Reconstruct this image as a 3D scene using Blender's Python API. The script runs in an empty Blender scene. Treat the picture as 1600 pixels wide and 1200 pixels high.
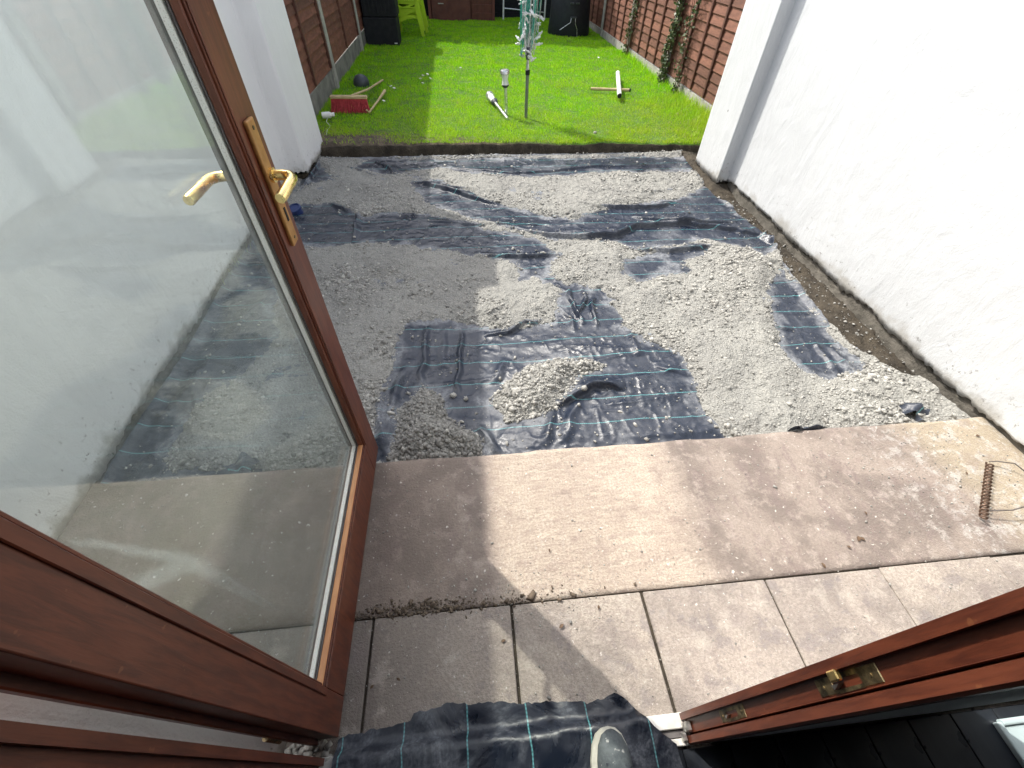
import bpy, bmesh, math, random
import numpy as np
from mathutils import Vector, Matrix, Euler
S = bpy.context.scene
C = S.collection
PI = math.pi
rnd = random.Random(7)
rng = np.random.default_rng(11)

# ------------------------------------------------------------ camera, sky, sun, exposure
CAM_F, CAM_P, CAM_R, CAM_Y, CAM_H = 664.6, .8222, .0294, .1203, 1.5
_cy, _sy = math.cos(CAM_Y), math.sin(CAM_Y)
_F = Vector((_sy*math.cos(CAM_P), _cy*math.cos(CAM_P), -math.sin(CAM_P)))
_rt = Vector((_cy, -_sy, 0)); _U = _rt.cross(_F)
_RT = math.cos(CAM_R)*_rt + math.sin(CAM_R)*_U
_UP = -math.sin(CAM_R)*_rt + math.cos(CAM_R)*_U
cam_d = bpy.data.cameras.new('camera'); cam = bpy.data.objects.new('camera', cam_d); C.objects.link(cam)
mw = Matrix((_RT, _UP, -_F)).transposed().to_4x4(); mw.translation = Vector((0, 0, CAM_H)); cam.matrix_world = mw
cam_d.sensor_width = 36; cam_d.lens = CAM_F/1600*36; cam_d.clip_start = .02; cam_d.clip_end = 600
S.camera = cam
S.view_settings.view_transform = 'Standard'; S.view_settings.look = 'None'
S.view_settings.exposure = 1.30; S.view_settings.gamma = 1; S.view_settings.use_curve_mapping = False
SUN_EL = math.radians(47.6); SUN_AZ = math.atan2(-.658, .753)   # azimuth from +Y towards +X
W = bpy.data.worlds.new('World'); S.world = W; W.use_nodes = True
nt = W.node_tree; sky = nt.nodes.new('ShaderNodeTexSky'); sky.sky_type = 'NISHITA'; sky.sun_disc = False
sky.sun_elevation = SUN_EL; sky.sun_rotation = SUN_AZ
sky.dust_density = 3.; sky.air_density = 1.
hs = nt.nodes.new('ShaderNodeHueSaturation'); hs.inputs['Saturation'].default_value = .46; nt.links.new(sky.outputs[0], hs.inputs['Color'])
nt.links.new(hs.outputs[0], nt.nodes['Background'].inputs[0]); nt.nodes['Background'].inputs[1].default_value = .15
sun_d = bpy.data.lights.new('sun', 'SUN'); sun_d.energy = 2.05; sun_d.angle = math.radians(.6); sun_d.color = (1, .95, .87)
sun = bpy.data.objects.new('sun', sun_d); C.objects.link(sun)
sdir = Vector((math.sin(SUN_AZ)*math.cos(SUN_EL), math.cos(SUN_AZ)*math.cos(SUN_EL), math.sin(SUN_EL)))
sun.rotation_euler = sdir.to_track_quat('Z', 'Y').to_euler()
sun.location = (0, 0, 8)

# ------------------------------------------------------------ helpers
def ground_at(px, py, z=0.):
    """the point of the plane at height z that shows at (px, py) of the 1600 px wide photograph"""
    d = _F + _RT*((px-800)/CAM_F) - _UP*((py-600)/CAM_F)
    t = (z-CAM_H)/d.z
    return (d.x*t, d.y*t)

def vnoise(x, y, scale, seed=0):
    x = np.asarray(x, float)/scale + 1000.; y = np.asarray(y, float)/scale + 1000.
    ix, iy = np.floor(x).astype(np.int64), np.floor(y).astype(np.int64)
    fx, fy = x-ix, y-iy
    fx = fx*fx*(3-2*fx); fy = fy*fy*(3-2*fy)
    def h(a, b):
        n = (a*374761393 + b*668265263 + seed*974634777) & 0xffffffff
        n = ((n ^ (n >> 13))*1274126177) & 0xffffffff
        return ((n ^ (n >> 16)) & 0xffff)/65535.*2-1
    return (h(ix, iy)*(1-fx)+h(ix+1, iy)*fx)*(1-fy)+(h(ix, iy+1)*(1-fx)+h(ix+1, iy+1)*fx)*fy

def fbm(x, y, scale, oct=4, seed=0):
    r = 0; a = 1.
    for k in range(oct):
        r = r + a*vnoise(x, y, scale/2**k, seed+k*17); a *= .5
    return r

def sstep(a, b, v):
    t = np.clip((v-a)/(b-a), 0, 1); return t*t*(3-2*t)

def poly_sd(P, X, Y):
    """signed distance to polygon P, positive inside"""
    d = np.full(X.shape, 1e9); ins = np.zeros(X.shape, bool)
    n = len(P)
    for i in range(n):
        x1, y1 = P[i]; x2, y2 = P[(i+1) % n]
        vx, vy = x2-x1, y2-y1
        t = np.clip(((X-x1)*vx+(Y-y1)*vy)/(vx*vx+vy*vy+1e-12), 0, 1)
        d = np.minimum(d, np.hypot(X-x1-t*vx, Y-y1-t*vy))
        c = ((y1 > Y) != (y2 > Y)) & (X < (x2-x1)*(Y-y1)/(y2-y1+1e-12)+x1)
        ins ^= c
    return np.where(ins, d, -d)

def line_d(P, X, Y):
    """(distance, signed side, parameter) to polyline P"""
    d = np.full(X.shape, 1e9); sd = np.zeros(X.shape); tt = np.zeros(X.shape)
    n = len(P)-1
    for i in range(n):
        x1, y1 = P[i]; x2, y2 = P[i+1]
        vx, vy = x2-x1, y2-y1; L = math.hypot(vx, vy)+1e-9
        t = np.clip(((X-x1)*vx+(Y-y1)*vy)/(L*L), 0, 1)
        q = np.hypot(X-x1-t*vx, Y-y1-t*vy); s = (vx*(Y-y1)-vy*(X-x1))/L
        m = q < d
        d = np.where(m, q, d); sd = np.where(m, s, sd); tt = np.where(m, (i+t)/n, tt)
    return d, sd, tt

def tag(o, label=None, cat=None, group=None, kind=None):
    if label: o['label'] = label
    if cat: o['category'] = cat
    if group: o['group'] = group
    if kind: o['kind'] = kind
    return o

def empty(name, loc=(0, 0, 0), rz=0, label=None, cat=None, group=None, kind=None):
    o = bpy.data.objects.new(name, None); C.objects.link(o); o.location = loc; o.rotation_euler.z = rz
    o.empty_display_size = .05
    return tag(o, label, cat, group, kind)

def link(name, me, m=None, parent=None, loc=(0, 0, 0), rot=(0, 0, 0), smooth=False):
    if m is not None and not me.materials: me.materials.append(m)
    if smooth: me.polygons.foreach_set('use_smooth', np.ones(len(me.polygons), bool))
    o = bpy.data.objects.new(name, me); C.objects.link(o); o.location = loc; o.rotation_euler = rot
    if parent: o.parent = parent
    return o

def np_mesh(name, V, F):
    """V (n,3), F (m,k) constant k"""
    V = np.asarray(V, np.float32); F = np.asarray(F, np.int32); k = F.shape[1]
    me = bpy.data.meshes.new(name)
    me.vertices.add(len(V)); me.vertices.foreach_set('co', V.ravel())
    me.loops.add(F.size); me.loops.foreach_set('vertex_index', F.ravel())
    me.polygons.add(len(F)); me.polygons.foreach_set('loop_start', np.arange(0, F.size, k, dtype=np.int32))
    me.update(calc_edges=True); return me

def grid_faces(nx, ny):
    i = np.arange(nx-1)[None, :]+np.arange(ny-1)[:, None]*nx
    i = i.ravel(); return np.stack([i, i+1, i+1+nx, i+nx], 1)

def attr(me, name, vals):
    a = me.attributes.new(name, 'FLOAT', 'POINT'); a.data.foreach_set('value', np.asarray(vals, np.float32).ravel())

class MB:
    """collects boxes, tubes and sweeps into one mesh"""
    def __init__(s): s.bm = bmesh.new()
    def box(s, x0, x1, y0, y1, z0, z1, bev=0., seg=1, mat=None):
        r = bmesh.ops.create_cube(s.bm, size=1); vs = r['verts']
        for v in vs: v.co = Vector(((x0+x1)/2+v.co.x*(x1-x0), (y0+y1)/2+v.co.y*(y1-y0), (z0+z1)/2+v.co.z*(z1-z0)))
        if bev:
            es = list({e for v in vs for e in v.link_edges})
            g = bmesh.ops.bevel(s.bm, geom=es, offset=bev, segments=seg, affect='EDGES', profile=.5)
            vs = list({v for f in g['faces'] for v in f.verts} | set(v for v in vs if v.is_valid))
        if mat is not None:
            for v in vs: v.co = mat @ v.co
        return s
    def tube(s, pts, r, n=10, cap=True):
        pts = [Vector(p) for p in pts]; rr = r if isinstance(r, (list, tuple)) else [r]*len(pts)
        rings = []; up = None
        for i, p in enumerate(pts):
            t = (pts[min(i+1, len(pts)-1)]-pts[max(i-1, 0)]).normalized()
            if up is None: up = Vector((0, 0, 1)) if abs(t.z) < .9 else Vector((1, 0, 0))
            a = t.cross(up).normalized(); up = a.cross(t).normalized()
            rings.append([s.bm.verts.new(p+rr[i]*(math.cos(2*PI*k/n)*a+math.sin(2*PI*k/n)*up)) for k in range(n)])
        for i in range(len(rings)-1):
            for k in range(n):
                s.bm.faces.new((rings[i][k], rings[i][(k+1) % n], rings[i+1][(k+1) % n], rings[i+1][k]))
        if cap:
            s.bm.faces.new(rings[0]); s.bm.faces.new(rings[-1])
        return s
    def lathe(s, prof, n=24, c=(0, 0, 0)):
        rings = []
        for r, z in prof:
            rings.append([s.bm.verts.new((c[0]+r*math.cos(2*PI*k/n), c[1]+r*math.sin(2*PI*k/n), c[2]+z)) for k in range(n)])
        for i in range(len(rings)-1):
            for k in range(n): s.bm.faces.new((rings[i][k], rings[i][(k+1) % n], rings[i+1][(k+1) % n], rings[i+1][k]))
        s.bm.faces.new(rings[0]); s.bm.faces.new(rings[-1]); return s
    def prism(s, poly, a0, a1, axis='z'):
        def P(u, v, w): return {'z': (u, v, w), 'y': (u, w, v), 'x': (w, u, v)}[axis]
        A = [s.bm.verts.new(P(u, v, a0)) for u, v in poly]; B = [s.bm.verts.new(P(u, v, a1)) for u, v in poly]
        n = len(poly)
        for i in range(n): s.bm.faces.new((A[i], A[(i+1) % n], B[(i+1) % n], B[i]))
        s.bm.faces.new(A); s.bm.faces.new(B); return s
    def mesh(s, name):
        bmesh.ops.recalc_face_normals(s.bm, faces=s.bm.faces); me = bpy.data.meshes.new(name); s.bm.to_mesh(me); s.bm.free(); return me
    def build(s, name, m, parent=None, smooth=False, **k):
        o = link(name, s.mesh(name), m, parent, **k)
        if smooth:
            me = o.data
            me.polygons.foreach_set('use_smooth', np.ones(len(me.polygons), bool))
            me.set_sharp_from_angle(angle=math.radians(38))
        return o

# ------------------------------------------------------------ materials
class NG:
    def __init__(s, name):
        s.m = bpy.data.materials.new(name); s.m.use_nodes = True; s.t = s.m.node_tree
        s.b = s.t.nodes['Principled BSDF']; s.out = s.t.nodes['Material Output']
        s.co = s.t.nodes.new('ShaderNodeTexCoord').outputs['Object']
    def n(s, typ, **k):
        x = s.t.nodes.new(typ)
        for a, v in k.items(): setattr(x, a, v)
        return x
    def put(s, sock, v):
        if isinstance(v, bpy.types.NodeSocket): s.t.links.new(v, sock)
        elif isinstance(v, (tuple, list)) and len(v) == 3 and sock.type == 'RGBA': sock.default_value = (*v, 1)
        else: sock.default_value = v
    def math(s, op, a, b=0., c=None, clamp=False):
        x = s.n('ShaderNodeMath', operation=op, use_clamp=clamp); s.put(x.inputs[0], a); s.put(x.inputs[1], b)
        if c is not None: s.put(x.inputs[2], c)
        return x.outputs[0]
    def noise(s, scale, detail=4, rough=.55, vec=None, dist=0., stretch=None):
        x = s.n('ShaderNodeTexNoise'); v = vec or s.co
        if stretch:
            mp = s.n('ShaderNodeMapping'); s.put(mp.inputs['Vector'], v); mp.inputs['Scale'].default_value = stretch; v = mp.outputs[0]
        s.put(x.inputs['Vector'], v); x.inputs['Scale'].default_value = scale; x.inputs['Detail'].default_value = detail
        x.inputs['Roughness'].default_value = rough; x.inputs['Distortion'].default_value = dist
        return x.outputs['Fac']
    def voro(s, scale, feature='F1', out='Distance', vec=None):
        x = s.n('ShaderNodeTexVoronoi', feature=feature); s.put(x.inputs['Vector'], vec or s.co); x.inputs['Scale'].default_value = scale
        return x.outputs[out]
    def ramp(s, f, a, b, lo=0., hi=1.):
        x = s.n('ShaderNodeMapRange', clamp=True, interpolation_type='SMOOTHSTEP'); s.put(x.inputs['Value'], f)
        x.inputs['From Min'].default_value = a; x.inputs['From Max'].default_value = b; x.inputs['To Min'].default_value = lo; x.inputs['To Max'].default_value = hi
        return x.outputs[0]
    def mix(s, f, a, b, mode='MIX'):
        x = s.n('ShaderNodeMix', data_type='RGBA', blend_type=mode, clamp_factor=True)
        s.put(x.inputs[0], f); s.put(x.inputs[6], a); s.put(x.inputs[7], b); return x.outputs[2]
    def xyz(s, vec=None):
        x = s.n('ShaderNodeSeparateXYZ'); s.put(x.inputs[0], vec or s.co); return x.outputs
    def attr(s, name):
        return s.n('ShaderNodeAttribute', attribute_name=name).outputs['Fac']
    def rand(s): return s.n('ShaderNodeObjectInfo').outputs['Random']
    def bump(s, h, strength=.3, dist=.01, nrm=None):
        x = s.n('ShaderNodeBump'); s.put(x.inputs['Height'], h); x.inputs['Strength'].default_value = strength; x.inputs['Distance'].default_value = dist
        if nrm is not None: s.put(x.inputs['Normal'], nrm)
        return x.outputs[0]
    def fin(s, col, rough=.6, nrm=None, **k):
        s.put(s.b.inputs['Base Color'], col); s.put(s.b.inputs['Roughness'], rough)
        if nrm is not None: s.put(s.b.inputs['Normal'], nrm)
        for a, v in k.items(): s.put(s.b.inputs[a.replace('_', ' ')], v)
        return s.m

def simple(name, c1, c2=None, scale=8., rough=.5, bump=.15, bscale=60., dist=.003, stretch=None, objvar=0., **k):
    g = NG(name); c2 = c2 or tuple(v*.7 for v in c1)
    c = g.mix(g.ramp(g.noise(scale, 5, .6, stretch=stretch), .3, .7), c1, c2)
    if objvar:
        c = g.mix(1., c, g.mix(g.rand(), (1-objvar,)*3, (1+objvar,)*3), 'MULTIPLY')
    rr = g.ramp(g.noise(scale*2.3, 3), .2, .8, max(0, rough-.1), min(1, rough+.12))
    return g.fin(c, rr, g.bump(g.noise(bscale, 4, .6, stretch=stretch), bump, dist), **k)

def mat_wood_brown():
    g = NG('mahogany_paint'); gr = g.noise(14, 6, .65, stretch=(6, 6, .6), dist=.4); bl = g.noise(2.2, 4)
    c = g.mix(g.ramp(gr, .35, .68), (.140, .037, .017), (.070, .017, .009))
    c = g.mix(g.ramp(bl, .5, .75, 0, .5), c, (.19, .068, .03))
    sp = g.ramp(g.noise(55, 2), .70, .76, 0, .35); c = g.mix(sp, c, (.3, .12, .05))
    return g.fin(c, g.ramp(bl, .3, .7, .32, .5), g.bump(gr, .2, .002))
M_BROWN = mat_wood_brown()
M_BEAD = simple('lit_bead_wood', (.62, .30, .13), (.48, .2, .08), 9, .45, .2, 30, stretch=(5, 1, 5))  # bottom bead: light on its upward ledge put into a paler wood colour
M_BRASS = simple('brass', (.98, .78, .36), (.9, .66, .26), 20, .26, .05, 90, Metallic=1.); M_PLATE = simple('worn_lacquered_brass', (.50, .28, .10), (.38, .20, .07), 30, .5, .1, 90, Metallic=.55)
M_BRASS_OLD = simple('tarnished_brass', (.40, .32, .18), (.09, .08, .055), 60, .5, .2, 90, Metallic=1.)
M_STEEL = simple('dull_zinc', (.6, .6, .58), (.35, .33, .3), 60, .4, .2, 120, Metallic=.9)
M_ALU = simple('aluminium', (.75, .77, .78), (.6, .62, .63), 30, .3, .05, 90, Metallic=.9)
M_ALUW = simple('white_aluminium_sill', (.78, .77, .73), (.55, .53, .48), 18, .45, .15, 70)
M_RUBBER = simple('grey_gasket', (.13, .12, .115), (.09, .08, .08), 30, .6)
M_BLACK = simple('black_plastic', (.003, .0035, .007), (.004, .005, .009), 6, .7, .1, 50)
M_BLACKBLUE = simple('dark_blue_black_plastic', (.004, .006, .011), (.006, .010, .016), 5, .6, .1, 50)
M_CONC = simple('concrete_post', (.42, .40, .36), (.27, .26, .24), 9, .85, .5, 80, .004)
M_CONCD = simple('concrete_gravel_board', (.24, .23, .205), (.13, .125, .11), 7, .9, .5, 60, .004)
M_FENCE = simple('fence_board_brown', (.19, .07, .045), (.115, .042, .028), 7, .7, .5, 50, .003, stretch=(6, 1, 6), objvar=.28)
M_FENCER = simple('fence_board_sun_lightened', (.205, .088, .056), (.125, .052, .034), 7, .7, .5, 50, .003, stretch=(6, 1, 6), objvar=.28)  # copy of the board brown, sunlight put in as a lighter tone
M_BATTEN = simple('fence_batten', (.13, .05, .033), (.08, .03, .022), 9, .7, .4, 60, objvar=.2)
M_SHED = simple('shed_board', (.16, .055, .035), (.1, .036, .025), 6, .7, .4, 50, objvar=.2)
M_LIME = simple('lime_green_plastic', (.50, .72, .035), (.42, .62, .03), 3, .38, .05, 50)
M_WHITEP = simple('white_plastic', (.8, .8, .78), (.7, .7, .68), 14, .35, .05, 60)
M_LINE = simple('teal_line_cord', (.03, .28, .20), (.05, .36, .26), 40, .5)
M_PEGG = simple('mint_peg_plastic', (.10, .5, .40), (.15, .55, .45), 14, .35)
M_STICK = simple('pale_stick_wood', (.58, .46, .26), (.42, .32, .17), 12, .6, .3, 60)
M_RED = simple('red_bristles', (.50, .05, .06), (.30, .015, .025), 40, .55, .6, 150, .004)
M_GREY = simple('dark_grey_rubber', (.06, .07, .08), (.035, .04, .05), 12, .5)
M_BLUE = simple('blue_plastic', (.02, .045, .16), (.015, .03, .11), 12, .4)
M_RUST = simple('rusty_steel', (.20, .13, .09), (.09, .055, .04), 70, .5, .4, 200, Metallic=.55)
M_WIRE = simple('grey_wire', (.22, .2, .19), (.12, .1, .09), 70, .4, .2, 200, Metallic=.6)
M_CURT = simple('dark_interior_paint', (.012, .014, .02), (.02, .022, .03), 4, .6)
M_SOIL = None
def mat_soil():
    g = NG('dark_soil'); n1 = g.noise(9, 6, .7); n2 = g.noise(60, 4, .7)
    c = g.mix(g.ramp(n1, .3, .7), (.028, .022, .015), (.082, .066, .045)); c = g.mix(g.ramp(n2, .6, .75, 0, .5), c, (.20, .175, .13))
    return g.fin(c, .95, g.bump(n2, .9, .02))
M_SOIL = mat_soil()
def mat_wall(name, tint):
    g = NG(name); x = g.xyz(); z = x[2]
    lo = g.noise(.9, 4, .5); fine = g.noise(140, 4, .6); mid = g.noise(7, 4, .6)
    c = g.mix(g.ramp(lo, .35, .7), tint, tuple(v*.93 for v in tint)); st = g.noise(2.2, 5, .6, stretch=(1, 1, .25), dist=.5); c = g.mix(g.ramp(st, .5, .75, 0, .25), c, tuple(v*.86 for v in tint))
    # splash dirt in the last hand's breadth above the ground, and a few chips
    edge = g.math('ADD', z, g.math('MULTIPLY', g.math('SUBTRACT', mid, .5), .30))
    dirt = g.ramp(edge, .0, .085, .75, 0.)
    sp = g.math('MULTIPLY', g.ramp(g.noise(32, 3, .8), .60, .70), g.ramp(z, .02, .32, .8, 0.))
    c = g.mix(dirt, c, (.33, .31, .27)); c = g.mix(sp, c, (.14, .125, .105))
    cv = g.n('ShaderNodeCombineXYZ'); g.put(cv.inputs[1], g.math('ADD', x[1], g.math('MULTIPLY', fine, .01))); g.put(cv.inputs[2], z); chip = g.ramp(g.math('ADD', g.voro(2.3, vec=cv.outputs[0]), g.math('MULTIPLY', g.math('SUBTRACT', mid, .5), .05)), .014, .026, .85, 0.); tro = g.noise(5, 5, .6, stretch=(1, 1, .35), dist=1.2); c = g.mix(g.ramp(tro, .5, .62, 0, .22), c, tuple(v*.86 for v in tint)); c = g.mix(chip, c, (.12, .12, .12))
    h = g.math('ADD', g.math('ADD', g.math('MULTIPLY', mid, 1.), g.math('MULTIPLY', tro, 1.5)), g.math('MULTIPLY', fine, .3))
    return g.fin(c, .72, g.bump(h, .55, .010))
M_WALL = mat_wall('white_masonry_paint', (.84, .84, .83)); M_WALLR = mat_wall('masonry_paint_sun_dimmed', (.585, .60, .605))  # right wall: same white paint, colour darkened to hold back full sun

def mat_slab():
    """front row pavers"""
    g = NG('paver_concrete'); n1 = g.noise(3.1, 5, .6); n2 = g.noise(15, 5, .65); n3 = g.noise(120, 3, .7)
    geo = g.n('ShaderNodeNewGeometry').outputs['Position']
    p = g.xyz(geo); w1 = g.noise(3.1, 5, .6, geo); w2 = g.noise(11, 5, .7, geo)
    c = g.mix(g.ramp(w1, .40, .60), (.42, .365, .31), (.275, .24, .21))
    c = g.mix(g.ramp(w2, .50, .64, 0, .5), c, (.46, .41, .355))
    c = g.mix(g.ramp(w2, .38, .46, .55, 0), c, (.215, .19, .19))
    left_dark = g.math('MULTIPLY', g.ramp(g.math('ADD', p[0], g.math('MULTIPLY', w1, .5)), -.1, .32, .72, 0.), 1.)  # pavers turn darker and browner towards the left
    c = g.mix(left_dark, c, (.185, .160, .135))
    c = g.mix(1., c, g.mix(g.rand(), (.93, .92, .93), (1.06, 1.06, 1.04)), 'MULTIPLY')
    gr = g.noise(110, 4, .8, geo); c = g.mix(g.ramp(gr, .42, .58, .42, 0.), c, (.185, .15, .13)); c = g.mix(g.ramp(g.noise(5.3, 6, .75, geo), .50, .66, 0, .6), c, (.23, .19, .175)); c = g.mix(g.ramp(g.noise(13, 5, .7, geo), .52, .66, 0, .45), c, (.47, .42, .36)); fl = g.ramp(g.noise(75, 2, .5, geo), .68, .75, 0, .7); c = g.mix(fl, c, (.62, .58, .53))
    dk = g.ramp(g.noise(48, 3, .6, geo), .72, .76, 0, .8); c = g.mix(dk, c, (.10, .085, .07))
    return g.fin(c, .82, g.bump(g.math('ADD', g.math('ADD', n2, g.math('MULTIPLY', n3, .6)), gr), .7, .006))
M_SLAB = mat_slab()
def mat_strip():
    g = NG('weathered_concrete_strip'); p = g.xyz(); w0 = g.noise(1.6, 4, .6); w1 = g.noise(4.2, 5, .65, dist=.3); w2 = g.noise(17, 5, .7); w3 = g.noise(110, 3, .7)
    X = g.math('ADD', p[0], g.math('MULTIPLY', g.math('SUBTRACT', w1, .5), .10))
    c = g.mix(g.ramp(w1, .38, .60), (.335, .28, .237), (.20, .165, .142)); dg = g.noise(9, 6, .72, stretch=(1.5, .6, 1), dist=.5); c = g.mix(g.ramp(dg, .52, .64, 0, .55), c, (.20, .152, .145))
    c = g.mix(g.ramp(w2, .50, .66, 0, .55), c, (.47, .40, .345))
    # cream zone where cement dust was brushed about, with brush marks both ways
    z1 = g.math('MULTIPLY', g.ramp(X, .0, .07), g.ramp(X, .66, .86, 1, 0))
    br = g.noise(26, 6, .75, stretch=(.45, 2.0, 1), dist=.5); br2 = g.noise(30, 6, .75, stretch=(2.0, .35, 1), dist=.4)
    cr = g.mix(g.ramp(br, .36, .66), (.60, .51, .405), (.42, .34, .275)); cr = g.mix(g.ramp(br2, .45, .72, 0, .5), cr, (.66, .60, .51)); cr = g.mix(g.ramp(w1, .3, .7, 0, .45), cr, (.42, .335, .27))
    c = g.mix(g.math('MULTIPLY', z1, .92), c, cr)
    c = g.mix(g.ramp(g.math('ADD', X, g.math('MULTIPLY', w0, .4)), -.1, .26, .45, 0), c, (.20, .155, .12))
    moss = g.math('MULTIPLY', g.ramp(X, -.5, -.9), g.ramp(w1, .35, .6)); c = g.mix(g.math('MULTIPLY', moss, .5), c, (.155, .15, .09))
    # ochre corner by the right wall
    oc = g.ramp(g.math('ADD', X, g.math('MULTIPLY', p[1], .2)), 1.95, 2.2); c = g.mix(g.math('MULTIPLY', oc, .75), c, g.mix(w2, (.36, .30, .20), (.52, .45, .33)))
    gy = g.math('MULTIPLY', g.ramp(X, 1.5, 1.9), g.ramp(w2, .48, .62)); c = g.mix(g.math('MULTIPLY', gy, .6), c, (.50, .49, .46))
    gr = g.noise(120, 4, .8); c = g.mix(g.ramp(gr, .40, .58, .38, 0.), c, (.19, .145, .125)); c = g.mix(g.ramp(g.noise(8, 6, .75), .52, .66, 0, .35), c, (.21, .155, .14)); fl = g.ramp(g.noise(60, 2, .5), .68, .75, 0, .75); c = g.mix(fl, c, (.72, .68, .62))
    dk = g.ramp(g.noise(44, 3, .6), .71, .75, 0, .8); c = g.mix(dk, c, (.09, .07, .055))
    h = g.math('ADD', w2, g.math('MULTIPLY', w3, .6)); h = g.math('ADD', h, g.math('MULTIPLY', g.math('MULTIPLY', br, z1), .8))
    h = g.math('ADD', h, gr); return g.fin(c, .85, g.bump(h, .8, .006))
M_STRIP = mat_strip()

def mat_membrane(name, along='y', pitch=.146, off=0., dusty=True, dark=1.):
    g = NG(name); p = g.xyz(); w = g.noise(3.5, 3); n1 = g.noise(5, 5, .65, dist=.6); n2 = g.noise(70, 3, .7)
    a, b = (p[1], p[0]) if along == 'y' else (p[0], p[1])
    v = g.math('ADD', g.math('ADD', a, g.math('MULTIPLY', w, .035)), off)
    fr = g.math('FRACT', g.math('DIVIDE', v, pitch))
    st = g.math('LESS_THAN', fr, .030 if along == 'y' else .022)
    dash = g.math('ADD', .75, g.math('MULTIPLY', .25, g.math('SINE', g.math('MULTIPLY', b, 700.))))
    base = g.mix(g.ramp(n1, .3, .7), tuple(v*dark for v in (.008, .014, .028)), tuple(v*dark for v in (.015, .022, .040)))
    weave = g.n('ShaderNodeTexWave', bands_direction='X'); g.put(weave.inputs['Vector'], g.co); weave.inputs['Scale'].default_value = 160
    c = g.mix(g.math('MULTIPLY', st, dash), base, (.10, .30, .31))
    r = g.ramp(n1, .35, .7, .24, .40)
    if dusty:
        d = g.attr('dust'); dn = g.math('MULTIPLY', g.ramp(g.noise(7, 6, .72, dist=.4), .48, .80), .36)
        dd = g.math('MINIMUM', g.math('ADD', g.math('MULTIPLY', d, g.ramp(n2, .35, .62, .35, 1.)), dn), .93)
        c = g.mix(dd, c, (.23, .24, .255)); r = g.math('ADD', r, g.math('MULTIPLY', dd, .4))
    else:
        dn = g.math('MULTIPLY', g.ramp(g.noise(6, 6, .72, dist=1.), .45, .78), .55)
        dn = g.math('MULTIPLY', dn, g.ramp(g.noise(120, 2), .35, .6, .4, 1))
        c = g.mix(dn, c, (.27, .29, .32)); r = g.math('ADD', r, g.math('MULTIPLY', dn, .4))
    cr = g.math('ABSOLUTE', g.math('SUBTRACT', g.noise(9, 5, .6, dist=.8), .5)); cr = g.math('SUBTRACT', 1., g.math('MULTIPLY', cr, 3.)); h = g.math('ADD', g.math('ADD', n1, g.math('MULTIPLY', cr, .12)), g.math('MULTIPLY', weave.outputs['Fac'], .05))
    return g.fin(c, r, g.bump(h, .42, .014))
M_MEMB = mat_membrane('woven_weed_membrane')
M_MAT = mat_membrane('membrane_offcut', 'x', .165, .232, False, .6)

def mat_gravel(stone=False):
    g = NG('crushed_stone' if stone else 'stone_dust'); n1 = g.noise(3, 5, .6); n2 = g.noise(70, 4, .75)
    if stone:
        v = g.attr('tone'); c = g.mix(v, (.15, .146, .135), (.50, .485, .44)); c = g.mix(g.ramp(n2, .3, .7, 0, .4), c, (.36, .35, .32))
        return g.fin(c, .9, g.bump(n2, .3, .002))
    c = g.mix(g.ramp(n1, .35, .65), (.315, .308, .275), (.245, .238, .215)); c = g.mix(g.ramp(n2, .35, .75), g.mix(.55, c, (.20, .20, .19)), c)
    n3 = g.voro(95); c = g.mix(g.ramp(n3, .2, .55, .45, 0), c, (.40, .39, .355))
    return g.fin(c, .95, g.bump(g.math('ADD', g.math('MULTIPLY', n2, .7), g.math('SUBTRACT', 1., n3)), .8, .008))
M_DUST = mat_gravel(); M_STONE = mat_gravel(True)

def mat_grass():
    g = NG('grass_blades'); t = g.attr('tone'); p = g.xyz(); n = g.noise(1.3, 5, .65)
    c = g.mix(t, (.14, .45, .003), (.42, .80, .006))
    c = g.mix(g.ramp(g.math('ADD', g.noise(7, 4), g.math('MULTIPLY', t, .3)), .55, .9, 0, .45), c, (.52, .66, .03))
    yl = g.math('MULTIPLY', g.ramp(g.math('SUBTRACT', g.math('MULTIPLY', n, 2.6), g.math('MULTIPLY', p[1], .34)), -1.05, -.25), g.ramp(p[0], .1, 2.4, .55, 1.))
    c = g.mix(g.math('MULTIPLY', yl, .42), c, (.46, .42, .055))
    dr = g.attr('dry'); c = g.mix(dr, c, (.46, .40, .20))
    b = g.b; g.put(b.inputs['Base Color'], c); g.put(b.inputs['Roughness'], .5)
    tr = g.n('ShaderNodeBsdfTranslucent'); g.put(tr.inputs[0], c); mx = g.n('ShaderNodeMixShader'); mx.inputs[0].default_value = .38
    g.t.links.new(b.outputs[0], mx.inputs[1]); g.t.links.new(tr.outputs[0], mx.inputs[2]); g.t.links.new(mx.outputs[0], g.out.inputs['Surface'])
    return g.m
M_GRASS = mat_grass()
def mat_turf():
    g = NG('turf_soil'); n = g.noise(14, 5, .7); c = g.mix(g.ramp(n, .3, .7), (.05, .12, .01), (.10, .18, .015)); p = g.xyz(); sl = g.ramp(g.math('ADD', p[1], g.math('MULTIPLY', g.math('ADD', p[0], n), .25)), 4.75, 5.0, 1, 0); c = g.mix(sl, c, g.mix(g.ramp(n, .4, .65), (.06, .045, .03), (.13, .10, .065)))
    return g.fin(c, .95, g.bump(n, .6, .02))
M_TURF = mat_turf()
def mat_leaf(name, a, b):
    g = NG(name); t = g.attr('tone'); c = g.mix(t, a, b); g.put(g.b.inputs['Base Color'], c); g.b.inputs['Roughness'].default_value = .45; return g.m
M_HEDGE = mat_leaf('hedge_leaves', (.015, .04, .01), (.035, .085, .018))
M_IVY = mat_leaf('ivy_leaves', (.025, .055, .018), (.14, .17, .07))
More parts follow.
